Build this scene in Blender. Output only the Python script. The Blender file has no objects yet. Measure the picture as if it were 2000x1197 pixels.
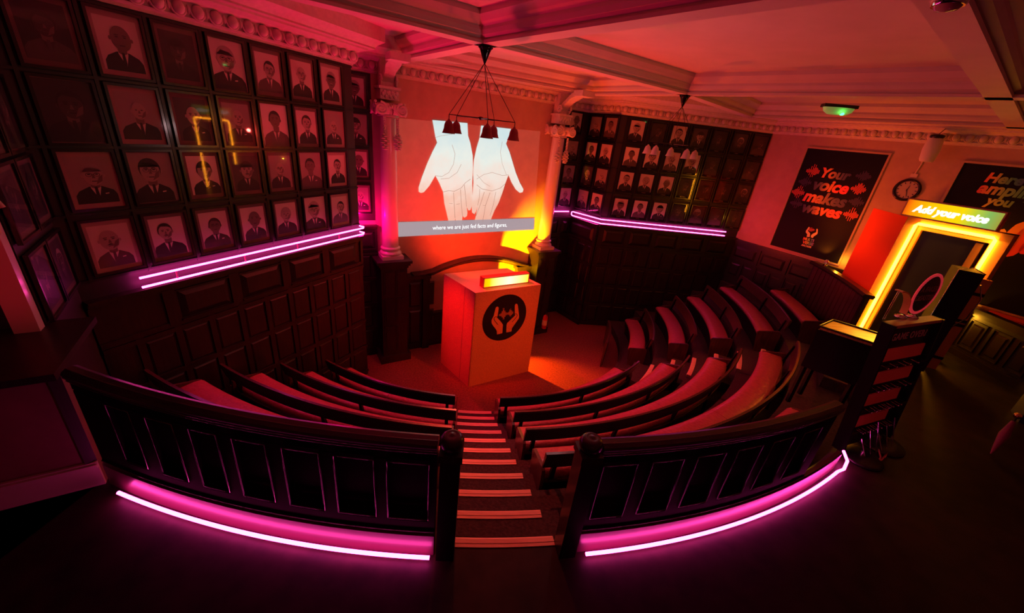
import bpy, bmesh, math, random
from mathutils import Vector, Matrix
import numpy as np
random.seed(7)
S = bpy.context.scene
COL = S.collection
PI = math.pi
def rad(d): return math.radians(d)

# ------------------------------------------------------------------ camera, world, lights, exposure
HC = 2.7
PIT, ROL, FPX, CX, CY = .420, -.119, 761., 1000., 598.5
_f = np.array([0, math.cos(PIT), -math.sin(PIT)]); _d = np.array([0, -math.sin(PIT), -math.cos(PIT)]); _x = np.array([1., 0, 0])
_x2 = math.cos(ROL)*_x + math.sin(ROL)*_d; _d2 = -math.sin(ROL)*_x + math.cos(ROL)*_d
CM = np.array([_x2, _d2, _f])
cd = bpy.data.cameras.new('camera'); cam = bpy.data.objects.new('camera', cd); COL.objects.link(cam)
cd.sensor_width = 36; cd.sensor_fit = 'HORIZONTAL'; cd.lens = 36*FPX/2000; cd.clip_start = .02; cd.clip_end = 100
m3 = Matrix(((_x2[0], -_d2[0], -_f[0]), (_x2[1], -_d2[1], -_f[1]), (_x2[2], -_d2[2], -_f[2])))
cam.matrix_world = Matrix.Translation((0, 0, HC)) @ m3.to_4x4()
S.camera = cam
S.view_settings.view_transform = 'Standard'; S.view_settings.look = 'None'; S.view_settings.gamma = 1
S.view_settings.use_curve_mapping = False; S.view_settings.exposure = 0.0
S.cycles.use_denoising = True
S.cycles.max_bounces = 6; S.cycles.diffuse_bounces = 3; S.cycles.glossy_bounces = 3; S.cycles.transparent_max_bounces = 12
S.cycles.sample_clamp_indirect = 4
W_ = bpy.data.worlds.new('world'); S.world = W_; W_.use_nodes = True
W_.node_tree.nodes['Background'].inputs[0].default_value = (.05, .018, .03, 1)
W_.node_tree.nodes['Background'].inputs[1].default_value = .05

def point(name, loc, col, watt, size=.06):
    l = bpy.data.lights.new(name, 'POINT'); l.color = col; l.energy = watt; l.shadow_soft_size = size
    o = bpy.data.objects.new(name, l); COL.objects.link(o); o.location = loc; return o
def spot(name, loc, to, col, watt, ang=90, blend=.6, size=.05):
    l = bpy.data.lights.new(name, 'SPOT'); l.color = col; l.energy = watt; l.shadow_soft_size = size
    l.spot_size = rad(ang); l.spot_blend = blend
    o = bpy.data.objects.new(name, l); COL.objects.link(o); o.location = loc
    o.rotation_euler = (Vector(to)-Vector(loc)).to_track_quat('-Z', 'Y').to_euler(); return o
RED = (1, .03, .06); PINK = (1, .02, .16); MAG = (1, .0, .42); ORG = (1, .16, .02); YEL = (1, .42, .01)
# coloured lights without fixtures; most are added to tint walls, ceiling and seats
spot('lamp_ceiling_pink', (-2.3, 5.9, .9), (-1.3, 4.6, 3.8), (1, .006, .075), 190, 130, 1, .05)
spot('lamp_ceiling_red', (-.2, 6.6, .6), (.4, 5.4, 3.8), (1, .030, .022), 250, 125, 1, .05)
spot('lamp_ceiling_orange', (1.4, 8.9, .9), (2.2, 7.6, 3.8), (1, .085, .004), 190, 125, 1, .05)
spot('fill_back_orange', (5.6, 8.4, 1.4), (7.4, 7.5, 3.2), (1, .12, .006), 70, 140, .9, .05)  # invisible spot added for more orange on the upper right wall
spot('fill_stairs', (-1.0, 7.0, 3.0), (.1, 3.0, -.6), (1, .075, .035), 520, 34, .7, .05)  # added unseen spot that brightens the stair nosings
spot('fill_side_aisle', (5.4, 6.1, 2.6), (2.7, 6.5, -1.5), (1, .30, .02), 34, 30, .8, .05)  # amber fill added from the booth side for the aisle strips
spot('lamp_screen_red', (-.9, 6.7, .3), (-.8, 8.6, 1.1), (1, .035, .004), 230, 130, .9, .05)
point('lamp_left_column', (-2.83, 6.86, .98), (1, .0, .20), 20, .02)
spot('lamp_left_column_red', (-1.8, 6.6, .3), (-2.3, 7.2, 1.6), (1, .004, .04), 95, 90, .9, .03)
spot('lamp_right_column', (.35, 8.5, .4), (.7, 9.3, 1.8), (1, .12, .003), 75, 100, .9, .04)
spot('lamp_inside_box', (-.12, 7.66, -.95), (-.02, 8.95, .05), (1, .40, .0), 2300, 44, .7, .02)
spot('lamp_inside_box_floor', (-.10, 7.62, -1.10), (.80, 7.20, -2.0), (1, .14, .004), 420, 66, .8, .012)
spot('fill_seats_red', (-1.5, 7.6, 2.9), (1.9, 5.6, -1.2), (1, .014, .065), 900, 66, .9, .05)  # unseen spot added high by the screen to redden the cushions
spot('fill_seats_left', (-.6, 7.4, 2.9), (-2.2, 4.0, -1.2), (1, .02, .04), 420, 58, .9, .05)  # same added red light for the left benches
spot('lamp_podium_red', (-2.6, 5.55, .9), (-1.0, 6.8, -.9), (1, .010, .003), 330, 44, .9, .05)
spot('fill_podium_orange', (3.6, 3.6, 3.2), (-.1, 6.7, -.9), (1, .06, .004), 900, 27, .9, .05)  # orange source invented to light the box front
spot('fill_left_bay', (-.2, 5.6, 2.2), (-3.0, 5.9, 1.3), (1, .05, .04), 26, 95, 1, .03)  # soft red fill added for the left portraits
spot('lamp_right_bay', (1.6, 6.4, 2.4), (2.3, 9.9, 1.9), (1, .05, .04), 52, 50, 1, .03)
spot('fill_booth_red', (3.6, 5.2, 2.2), (6.40, 7.2, 1.0), (1, .06, .008), 330, 22, 1, .05)  # extra red light put on the booth side panel
spot('fill_table_amber', (5.9, 5.6, 2.6), (3.92, 4.12, 1.05), (1, .42, .02), 480, 13, .5, .03)  # added spot standing in for neon light on the table top
spot('fill_game_stand', (2.6, 1.2, 2.9), (4.0, 3.5, .8), (1, .14, .10), 34, 34, .8, .03)  # unseen fill added to show the red strips
spot('lamp_wall_red', (4.3, 8.9, .9), (6.2, 9.4, 1.9), (1, .035, .012), 80, 120, .9, .05)
spot('fill_left_pilaster', (-2.5, 1.1, 1.7), (-3.55, 2.45, 1.5), (1, .01, .04), 14, 40, .9, .03)  # invisible red spot added to brighten the pilaster
point('fill_room_dim', (1.0, 4.6, 2.1), (1, .62, .66), 10, .05)  # made-up ambient fill that lifts the dark wood

# ------------------------------------------------------------------ measured geometry helpers
def ray(px, py):
    return CM.T @ np.array([(px-CX)/FPX, (py-CY)/FPX, 1.])
def atz(px, py, z):
    r = ray(px, py); q = r*((z-HC)/r[2]); return Vector((q[0], q[1], z))
class Plane:            # a vertical plane: azimuth of its run, offset along its normal
    def __init__(s, az, off):
        a = rad(az); s.d = Vector((math.sin(a), math.cos(a), 0)); s.n = Vector((math.cos(a), -math.sin(a), 0)); s.off = off; s.az = az
        s.face = 1 if off < 0 else -1     # s.n*face points toward the room
    def P(s, u, z, o=0): return s.d*u + s.n*(s.off + s.face*o) + Vector((0, 0, z))
    def at(s, px, py, o=0):
        r = ray(px, py); n = np.array(s.n); q = r*((s.off+s.face*o)/(n@r)); return float(q[0]*s.d.x+q[1]*s.d.y), float(q[2]+HC)
PX = Plane(56.5, -7.557); PL = Plane(21.1, -4.865); PR = Plane(83.8, -9.652); PW = Plane(-31.7, 10.2)
PF = Plane(141.725, -7.5978); PXR = Plane(56.5, -8.13)
CC = Vector((-.87, 9.1, 0))
def arc(r, th, z): return CC + Vector((r*math.sin(rad(th)), -r*math.cos(rad(th)), z))

# ------------------------------------------------------------------ materials
def mat(name, col, rough=.5, metal=0, emit=None, es=0, noise=0, nscale=8, bump=0, coat=0, ramp=None, spec=None):
    m = bpy.data.materials.new(name); m.use_nodes = True; nt = m.node_tree; b = nt.nodes['Principled BSDF']
    b.inputs['Base Color'].default_value = (*col, 1); b.inputs['Roughness'].default_value = rough; b.inputs['Metallic'].default_value = metal
    if coat: b.inputs['Coat Weight'].default_value = coat; b.inputs['Coat Roughness'].default_value = .12
    if spec is not None: b.inputs['Specular IOR Level'].default_value = spec
    if emit: b.inputs['Emission Color'].default_value = (*emit, 1); b.inputs['Emission Strength'].default_value = es
    if noise or bump:
        tc = nt.nodes.new('ShaderNodeTexCoord'); n = nt.nodes.new('ShaderNodeTexNoise'); n.inputs['Scale'].default_value = nscale; n.inputs['Detail'].default_value = 6
        nt.links.new(tc.outputs['Object'], n.inputs['Vector'])
        if noise:
            r = nt.nodes.new('ShaderNodeValToRGB'); r.color_ramp.elements[0].position = .3; r.color_ramp.elements[1].position = .72
            r.color_ramp.elements[0].color = (*[c*(1-noise) for c in col], 1); r.color_ramp.elements[1].color = (*[min(1, c*(1+noise)) for c in col], 1)
            nt.links.new(n.outputs['Fac'], r.inputs['Fac']); nt.links.new(r.outputs['Color'], b.inputs['Base Color'])
        if bump:
            bp = nt.nodes.new('ShaderNodeBump'); bp.inputs['Strength'].default_value = bump; bp.inputs['Distance'].default_value = .02
            nt.links.new(n.outputs['Fac'], bp.inputs['Height']); nt.links.new(bp.outputs['Normal'], b.inputs['Normal'])
    return m
def wood(name, c1, c2, rough=.35, scale=3, axis=2, stretch=.08, coat=.3):
    m = bpy.data.materials.new(name); m.use_nodes = True; nt = m.node_tree; b = nt.nodes['Principled BSDF']
    tc = nt.nodes.new('ShaderNodeTexCoord'); mp = nt.nodes.new('ShaderNodeMapping'); n = nt.nodes.new('ShaderNodeTexNoise'); r = nt.nodes.new('ShaderNodeValToRGB')
    sc = [scale*4]*3; sc[axis] = scale*4*stretch; mp.inputs['Scale'].default_value = sc; n.inputs['Scale'].default_value = 4; n.inputs['Detail'].default_value = 8; n.inputs['Distortion'].default_value = .6
    r.color_ramp.elements[0].position = .35; r.color_ramp.elements[0].color = (*c1, 1); r.color_ramp.elements[1].position = .7; r.color_ramp.elements[1].color = (*c2, 1)
    for a, bb in ((tc.outputs['Object'], mp.inputs['Vector']), (mp.outputs['Vector'], n.inputs['Vector']), (n.outputs['Fac'], r.inputs['Fac']), (r.outputs['Color'], b.inputs['Base Color'])): nt.links.new(a, bb)
    b.inputs['Roughness'].default_value = rough; b.inputs['Coat Weight'].default_value = coat; b.inputs['Coat Roughness'].default_value = .2
    return m
def emis(name, col, st):
    m = bpy.data.materials.new(name); m.use_nodes = True; nt = m.node_tree; nt.nodes.clear()
    e = nt.nodes.new('ShaderNodeEmission'); e.inputs[0].default_value = (*col, 1); e.inputs[1].default_value = st
    o = nt.nodes.new('ShaderNodeOutputMaterial'); nt.links.new(e.outputs[0], o.inputs[0]); return m
def thin_glow(name, col, st, tr=1.0):           # projected light on a wall: the wall still shows through
    m = emis(name, col, st); nt = m.node_tree; e = [n for n in nt.nodes if n.type == 'EMISSION'][0]; o = [n for n in nt.nodes if n.type == 'OUTPUT_MATERIAL'][0]
    t = nt.nodes.new('ShaderNodeBsdfTransparent'); t.inputs[0].default_value = (tr, tr, tr, 1); a = nt.nodes.new('ShaderNodeAddShader')
    nt.links.new(e.outputs[0], a.inputs[0]); nt.links.new(t.outputs[0], a.inputs[1]); nt.links.new(a.outputs[0], o.inputs[0]); return m
def glassm(name):
    m = bpy.data.materials.new(name); m.use_nodes = True; nt = m.node_tree; nt.nodes.clear()
    t = nt.nodes.new('ShaderNodeBsdfTransparent'); g = nt.nodes.new('ShaderNodeBsdfGlossy'); g.inputs['Roughness'].default_value = .03
    f = nt.nodes.new('ShaderNodeFresnel'); f.inputs[0].default_value = 1.5; x = nt.nodes.new('ShaderNodeMixShader'); o = nt.nodes.new('ShaderNodeOutputMaterial')
    ge = nt.nodes.new('ShaderNodeNewGeometry'); iv = nt.nodes.new('ShaderNodeMath'); iv.operation = 'SUBTRACT'; iv.inputs[0].default_value = 1; ml = nt.nodes.new('ShaderNodeMath'); ml.operation = 'MULTIPLY'
    nt.links.new(ge.outputs['Backfacing'], iv.inputs[1]); nt.links.new(f.outputs[0], ml.inputs[0]); nt.links.new(iv.outputs[0], ml.inputs[1])
    nt.links.new(ml.outputs[0], x.inputs[0]); nt.links.new(t.outputs[0], x.inputs[1]); nt.links.new(g.outputs[0], x.inputs[2]); nt.links.new(x.outputs[0], o.inputs[0]); return m
def ramp_mat(name, stops, axis='X', emit=0, rough=.5, lo=None, hi=None, src='Generated'):
    m = bpy.data.materials.new(name); m.use_nodes = True; nt = m.node_tree; b = nt.nodes['Principled BSDF']
    tc = nt.nodes.new('ShaderNodeTexCoord'); sp = nt.nodes.new('ShaderNodeSeparateXYZ'); r = nt.nodes.new('ShaderNodeValToRGB')
    nt.links.new(tc.outputs[src], sp.inputs[0])
    s = sp.outputs[axis]
    if lo is not None:
        mr = nt.nodes.new('ShaderNodeMapRange'); mr.inputs[1].default_value = lo; mr.inputs[2].default_value = hi; nt.links.new(s, mr.inputs[0]); s = mr.outputs[0]
    nt.links.new(s, r.inputs[0])
    cr = r.color_ramp
    while len(cr.elements) < len(stops): cr.elements.new(.5)
    for e, (p, c) in zip(cr.elements, stops): e.position = p; e.color = (*c, 1)
    if emit:
        nt.links.new(r.outputs[0], b.inputs['Emission Color']); b.inputs['Emission Strength'].default_value = emit; b.inputs['Base Color'].default_value = (.02, .02, .02, 1)
    else: nt.links.new(r.outputs[0], b.inputs['Base Color'])
    b.inputs['Roughness'].default_value = rough
    return m
M = {}
M['dark'] = wood('dark_oak', (.016, .010, .011), (.032, .018, .018), .42, coat=.12)
M['darkh'] = wood('dark_oak_rail', (.016, .010, .011), (.034, .018, .018), .3, axis=0, coat=.2)
M['black'] = mat('black_paint', (.006, .005, .006), .38, coat=.2)
M['blackm'] = mat('black_metal', (.01, .01, .011), .35, .6)
M['bench'] = wood('bench_wood', (.05, .018, .012), (.12, .042, .028), .35)
M['leather'] = mat('red_leather', (.46, .09, .10), .38, noise=.14, nscale=26, bump=.55, coat=.15)
M['plaster'] = mat('plaster_wall', (.55, .36, .27), .75, noise=.08, nscale=5, bump=.1)
M['ceil'] = mat('ceiling_paint', (.66, .52, .46), .7, noise=.05, nscale=3)
M['trim'] = mat('cornice_paint', (.68, .55, .48), .6, noise=.08, nscale=20)
M['colm'] = mat('column_paint', (.72, .6, .52), .32, coat=.4)
M['floor'] = mat('dark_floor', (.022, .013, .010), .5, noise=.5, nscale=5, bump=.15, spec=.2)
M['carpet'] = mat('pit_carpet', (.26, .055, .035), .9, noise=.35, nscale=30, bump=.3)
M['step'] = mat('dark_carpet', (.055, .032, .030), .95, noise=.4, nscale=40, bump=.4)
M['nosing'] = wood('nosing_wood', (.75, .40, .26), (.92, .55, .36), .5, axis=0, coat=0)
M['panelb'] = mat('portrait_backboard', (.026, .014, .018), .5)
M['frame'] = mat('black_frame', (.012, .009, .009), .25, coat=.5)
M['neon'] = emis('pink_neon', (1, .044, .36), 20)
M['neonw'] = mat('neon_holder', (.5, .1, .2), .4)
M['neony'] = emis('amber_neon', (1, .36, .012), 26)
M['chip'] = mat('chipboard_box', (.66, .30, .13), .6, noise=.18, nscale=60)
M['redp'] = mat('red_paint', (.80, .10, .035), .9, spec=.05)
M['white'] = mat('white_plastic', (.75, .7, .65), .4)
M['chrome'] = mat('chrome', (.8, .8, .8), .12, 1)
M['brass'] = mat('brass', (.7, .45, .15), .25, 1)
M['glass'] = glassm('picture_glass')
M['shade'] = mat('frosted_shade', (.75, .62, .55), .35, spec=.6); M['shade'].node_tree.nodes['Principled BSDF'].inputs['Transmission Weight'].default_value = .15
M['blackw'] = mat('black_varnished_wood', (.012, .009, .010), .6, spec=.02)
M['bead'] = mat('polished_bead', (.035, .02, .024), .14, coat=1, spec=.9)
M['mould'] = mat('highlight_moulding_edge', (.22, .10, .12), .35)  # lighter tone standing in for neon highlights on edges; unused
M['plinth'] = mat('plinth_paint', (.10, .03, .05), .4, coat=.2)
M['stub'] = mat('dark_wall_paint', (.24, .10, .10), .7, noise=.1)
M['paperd'] = mat('black_paper', (.010, .008, .016), .6, spec=.15)

# ------------------------------------------------------------------ mesh builder
class MB:
    def __init__(s): s.v = []; s.f = []; s.mi = []; s.sm = []
    def add(s, vs, fs, mi=0, smooth=False):
        b = len(s.v); s.v += [tuple(v) for v in vs]; s.f += [tuple(b+i for i in f) for f in fs]; s.mi += [mi]*len(fs); s.sm += [smooth]*len(fs)
    def hexa(s, p, mi=0):       # 8 points: bottom ring 0-3, top ring 4-7
        s.add(p, [(3, 2, 1, 0), (4, 5, 6, 7), (0, 1, 5, 4), (1, 2, 6, 5), (2, 3, 7, 6), (3, 0, 4, 7)], mi)
    def box(s, a, b, mi=0):
        x0, y0, z0 = a; x1, y1, z1 = b
        s.hexa([(x0, y0, z0), (x1, y0, z0), (x1, y1, z0), (x0, y1, z0), (x0, y0, z1), (x1, y0, z1), (x1, y1, z1), (x0, y1, z1)], mi)
    def pbox(s, pl, u0, u1, z0, z1, o0, o1, mi=0):     # box in a wall plane frame
        s.hexa([pl.P(u0, z0, o0), pl.P(u1, z0, o0), pl.P(u1, z0, o1), pl.P(u0, z0, o1), pl.P(u0, z1, o0), pl.P(u1, z1, o0), pl.P(u1, z1, o1), pl.P(u0, z1, o1)], mi)
    def raised(s, pl, u0, u1, z0, z1, o0, o1, bv=.03, mi=0):  # raised field with bevelled border
        a = [pl.P(u0, z0, o0), pl.P(u1, z0, o0), pl.P(u1, z1, o0), pl.P(u0, z1, o0)]
        b = [pl.P(u0+bv, z0+bv, o1), pl.P(u1-bv, z0+bv, o1), pl.P(u1-bv, z1-bv, o1), pl.P(u0+bv, z1-bv, o1)]
        s.add(a+b, [(4, 5, 6, 7)]+[(i, (i+1) % 4, 4+(i+1) % 4, 4+i) for i in range(4)], mi)
    def poly(s, pts, th, mi=0):   # flat polygon (list of Vector) extruded by vector th
        n = len(pts); a = [Vector(p) for p in pts]; b = [p+th for p in a]
        s.add(a+b, [tuple(range(n))[::-1], tuple(range(n, 2*n))]+[(i, (i+1) % n, n+(i+1) % n, n+i) for i in range(n)], mi)
    def loft(s, rings, mi=0, close=True, cap=True, smooth=True):
        n = len(rings[0]); vs = [p for r in rings for p in r]; fs = []
        for k in range(len(rings)-1):
            for i in range(n if close else n-1):
                j = (i+1) % n; fs.append((k*n+i, k*n+j, (k+1)*n+j, (k+1)*n+i))
        s.add(vs, fs, mi, smooth)
        if cap and close:
            s.add(rings[0], [tuple(range(n))[::-1]], mi); s.add(rings[-1], [tuple(range(n))], mi)
    def tube(s, pts, r, n=8, mi=0, cap=True):
        pts = [Vector(p) for p in pts]; rings = []; up = Vector((0, 0, 1)); pu = None
        for i, p in enumerate(pts):
            t = (pts[min(i+1, len(pts)-1)]-pts[max(i-1, 0)]).normalized()
            if pu is None:
                a = up if abs(t.z) < .9 else Vector((1, 0, 0)); pu = t.cross(a).normalized()
            else: pu = (pu - t*pu.dot(t)).normalized()
            w = t.cross(pu); rr = r[i] if isinstance(r, (list, tuple)) else r
            rings.append([p + pu*math.cos(2*PI*k/n)*rr + w*math.sin(2*PI*k/n)*rr for k in range(n)])
        s.loft(rings, mi, cap=cap)
    def lathe(s, prof, c=(0, 0, 0), n=20, mi=0, cap=True):
        c = Vector(c); s.loft([[c+Vector((r*math.cos(2*PI*k/n), r*math.sin(2*PI*k/n), z)) for k in range(n)] for r, z in prof], mi, cap=cap)
    def sweep(s, prof, th0, th1, n=24, mi=0, smooth=False):  # closed (r,z) profile swept round the theatre's centre
        s.loft([[arc(r, th0+(th1-th0)*k/n, z) for r, z in prof] for k in range(n+1)], mi, smooth=smooth)
    def ell(s, c, rx, mi=0, n=10, m=6):
        c = Vector(c); ax, ay, az = rx
        rings = []
        for j in range(m+1):
            t = PI*(.02+.96*j/m); rings.append([c+ax*math.sin(t)*math.cos(2*PI*k/n)+ay*math.sin(t)*math.sin(2*PI*k/n)+az*math.cos(t) for k in range(n)])
        s.loft(rings, mi)
    def build(s, name, mats, parent=None, loc=None):
        me = bpy.data.meshes.new(name); 
        if loc is not None: L = Vector(loc); s.v = [tuple(Vector(v)-L) for v in s.v]
        me.from_pydata(s.v, [], s.f)
        for m in (mats if isinstance(mats, (list, tuple)) else [mats]): me.materials.append(m)
        me.polygons.foreach_set('material_index', s.mi); me.polygons.foreach_set('use_smooth', s.sm)
        bm = bmesh.new(); bm.from_mesh(me); bmesh.ops.recalc_face_normals(bm, faces=bm.faces); bm.to_mesh(me); bm.free(); me.update()
        o = bpy.data.objects.new(name, me); COL.objects.link(o)
        if parent: o.parent = parent
        if loc is not None and not parent: o.location = loc
        return o
def struct(o): o['kind'] = 'structure'; return o
def tag(o, label, cat, group=None, kind=None):
    o['label'] = label; o['category'] = cat
    if group: o['group'] = group
    if kind: o['kind'] = kind
    return o
def thing(name, label, cat, loc=(0, 0, 0), rz=0, group=None):
    o = bpy.data.objects.new(name, None); COL.objects.link(o); o.location = loc; o.rotation_euler = (0, 0, rz); o.empty_display_size = .1
    return tag(o, label, cat, group)
def part(mb, name, m, parent, local=False):     # world-space builder parented to a thing: shift into its frame
    if not local:
        bpy.context.view_layer.update() if False else None
        inv = (Matrix.Translation(parent.location) @ parent.rotation_euler.to_matrix().to_4x4()).inverted() if parent.parent is None else (Matrix.Translation(parent.parent.location) @ parent.parent.rotation_euler.to_matrix().to_4x4()).inverted()
        mb.v = [tuple(inv @ Vector(v)) for v in mb.v]
    return mb.build(name, m, parent)
def dup(root, loc, rz, label=None, group=None):
    r = root.copy(); COL.objects.link(r); r.location = loc; r.rotation_euler = (0, 0, rz)
    if label: r['label'] = label
    if group: r['group'] = group
    for ch in list(root.children):
        c = ch.copy(); COL.objects.link(c); c.parent = r
        for g in ch.children:
            d = g.copy(); COL.objects.link(d); d.parent = c
    return r
def text_mesh(txt, size, bold=0, shear=0, depth=.002, align='CENTER', spacing=1.0):   # glyph mesh in XY plane
    c = bpy.data.curves.new('t', 'FONT'); c.body = txt; c.size = size; c.offset = bold; c.shear = shear; c.extrude = depth; c.align_x = align; c.align_y = 'CENTER'; c.space_character = spacing; c.resolution_u = 4
    o = bpy.data.objects.new('t', c); COL.objects.link(o); bpy.context.view_layer.update()
    me = bpy.data.meshes.new_from_object(o.evaluated_get(bpy.context.evaluated_depsgraph_get()))
    v = [tuple(x.co) for x in me.vertices]; f = [tuple(p.vertices) for p in me.polygons]
    bpy.data.objects.remove(o); bpy.data.curves.remove(c); bpy.data.meshes.remove(me)
    return v, f
def text_on(pl, txt, u, z, size, o=.01, bold=0, shear=0, flip=1, sx=1, slope=0, spacing=1.0):
    v, f = text_mesh(txt, size, bold, shear, spacing=spacing); mb = MB()
    mb.add([pl.P(u + flip*x*sx, z+y+slope*x, o+zz) for x, y, zz in v], f); return mb

# ------------------------------------------------------------------ room plan
Lst, Len = 1.5, 5.03
A0 = PL.P(Lst, 0); A1 = PL.P(Len, 0)
X0 = PX.P(1.2, 0); X1 = PX.P(5.78, 0); XR0 = PXR.P(5.78, 0); F0 = PF.P(-7.53, 0); K = PR.P(3.0, 0); R1 = PR.P(6.68, 0); W1 = PW.P(-3.4, 0)
PIL0 = Vector((-3.46, 2.45, 0)); ST0 = Vector((-2.85, 1.98, 0)); ST1 = ST0 + Vector((-.834, -.552, 0))*2.6
ZP = -2.002; ZC = 3.82; ZB = 3.55; ZK = 3.33
def wall(name, a, b, z0, z1, m, back=.12):
    a, b = Vector(a), Vector(b); d = (b-a).normalized(); n = Vector((d.y, -d.x, 0))
    c = Vector((1.0, 3.0, 0))
    if n.dot(c-a) > 0: n = -n
    mb = MB(); mb.hexa([(*p.xy, z) for z in (z0, z1) for p in (a, b, b+n*back, a+n*back)])
    return struct(mb.build(name, m))
wall('wall_screen', X0, X1, ZP, ZC, M['plaster'])
wall('wall_screen_return', X1, XR0, ZP, ZC, M['plaster'], .05)
wall('wall_right_recess', XR0, F0, ZP, ZC, M['panelb'])
wall('wall_right_facet', F0, K, ZP, ZC, M['panelb'])
wall('wall_right_bay', K, R1, ZP, ZC, M['panelb'])
wall('wall_right', R1, W1, ZP, ZC, M['plaster'])
wall('wall_left_bay', A0, A1, ZP, ZC, M['panelb'])
wall('wall_left_return', A1, X0, ZP, ZC, M['panelb'], .05)
wall('wall_left_recess', PIL0, A0, ZP, ZC, M['panelb'])
PS = Plane(56.5, float(ST0.dot(Vector((math.cos(rad(56.5)), -math.sin(rad(56.5)), 0)))))
wall('wall_left_stub', ST1, ST0, 0, .95, M['stub'], .10)
wall('wall_left', PIL0 + Vector((-.834, -.552, 0))*3, PIL0 + Vector((-.02, -.01, 0)), .95, ZC, M['panelb'])
wall('wall_left_stub_end', ST0, PIL0, -.4, .95, M['dark'], .06)
wall('wall_back', (-6.2, .2, 0), (-3, -4, 0), 0, ZC, M['plaster'])
wall('wall_back', (-3, -4, 0), (7, -4, 0), 0, ZC, M['plaster'])
wall('wall_back', (7, -4, 0), W1, 0, ZC, M['plaster'])
# ceiling slab
mb = MB(); mb.box((-6.5, -4.5, ZC), (11, 13, ZC+.1)); struct(mb.build('ceiling', M['ceil']))

# floors: well, stepped tiers, landing
RI = .182; TR = .36; R0 = 7.27
mb = MB(); n = 48
pts = [arc(3.67, -48+150*k/n, ZP) for k in range(n+1)]
mb.poly([(-3.3, 7.4, ZP)]+[tuple(p) for p in pts]+[(3.2, 10.4, ZP), (1.2, 11, ZP), (-1, 9.5, ZP)], Vector((0, 0, -.08))); struct(mb.build('floor', M['carpet']))
for k in range(1, 6):       # tier k of the raked floor
    z = -RI*(12-2*k); r0 = R0-TR*(12-2*k)-(.0 if k > 1 else 0); r1 = r0+.72
    zb = ZP-.08
    a, b = (-40, 108) if k < 3 else (-36, 106)
    mb = MB()
    for (t0, t1) in ((a, 1.2), (1.2, 12.2), (12.2, 56), (56, 67), (67, b)):
        st = t0 in (1.2, 56)
        mb.sweep([(r0, z), (r1+.02, z), (r1+.02, zb), (r0, zb)], t0, t1, max(2, int((t1-t0)/3)))
        if st: mb.sweep([(r1-.36, z+RI), (r1+.02, z+RI), (r1+.02, z-.01), (r1-.36, z-.01)], t0, t1, 6)
    struct(mb.build('floor_tier', M['step']))
mb = MB()   # landing, cut to the curve
n = 60; t0, t1 = -17, 72
inner = [arc(R0, t0+(t1-t0)*k/n, 0) for k in range(n+1)]
outer = [Vector((-6.2, 1.0, 0)), Vector((-3.2, -4.2, 0)), Vector((7.2, -4.2, 0)), Vector((10.6, 2.2, 0)), Vector((7.9, 6.9, 0))]
op = []
for k in range(n+1):
    f = k/n*4; i = min(3, int(f)); op.append(outer[i].lerp(outer[i+1], f-i))
mb.loft([[inner[k], op[k], op[k]-Vector((0, 0, .1)), inner[k]-Vector((0, 0, 2.0))] for k in range(n+1)], smooth=False)
mb.poly([tuple(v) for v in (ST0+Vector((.02, .03, 0)), ST1, Vector((-6.2, 1.0, 0)), outer[1], arc(R0, -16, 0))][::-1], Vector((0, 0, -.05)))
struct(mb.build('floor_landing', M['floor']))

# step nosings
def nosing(r, z, t0, t1, label, group):
    mb = MB(); w = .062
    mb.sweep([(r-w*0, z+.006), (r+w, z+.006), (r+w, z-.01), (r+.0, z-.01), (r-.012, z-.045), (r-.016, z-.004)], t0, t1, 10)
    mb.sweep([(r+.026, z+.009), (r+.034, z+.009), (r+.034, z+.006), (r+.026, z+.006)], t0, t1, 10)
    return mb
words = ['topmost, at the landing', 'second from the top', 'third from the top', 'fourth from the top', 'fifth from the top', 'sixth, midway down', 'fifth from the bottom', 'fourth from the bottom', 'third from the bottom', 'second from the bottom', 'lowest, next to the box floor']
for k in range(11):
    lt = 4.9-.20*k if k < 2 else max(3.75, 4.9-.25*k); lt = lt if k < 8 else 2.4; rt = 10.9+.05*k
    o = nosing(R0-TR*k, -RI*k, max(2.0, lt), rt, '', '').build('stair_nosing', M['nosing'])
    tag(o, 'pale wooden strip on the centre aisle stairs, '+words[k], 'stair nosing', 'nosings of the centre aisle stairs')
w2 = ['lowest', 'second', 'third', 'fourth', 'fifth', 'sixth', 'seventh', 'eighth']
for i, k in enumerate((10, 9, 8, 7, 6, 5, 4, 3)):
    t0, t1 = {10: (43, 52), 9: (53.6, 60), 8: (53.6, 64), 7: (57.2, 66), 6: (57.2, 66), 5: (59.4, 67), 4: (59.4, 67), 3: (61, 67)}[k]
    if k == 10: mbn = nosing(R0-TR*k, -RI*k, t0, t1, '', '')
    else: mbn = nosing(R0-TR*k, -RI*k, t0, t1, '', '')
    tag(mbn.build('stair_nosing', M['nosing']), 'orange-lit strip on the right side aisle between the curved benches, %s from the floor' % w2[i], 'stair nosing', 'nosings of the right side aisle')

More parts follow.
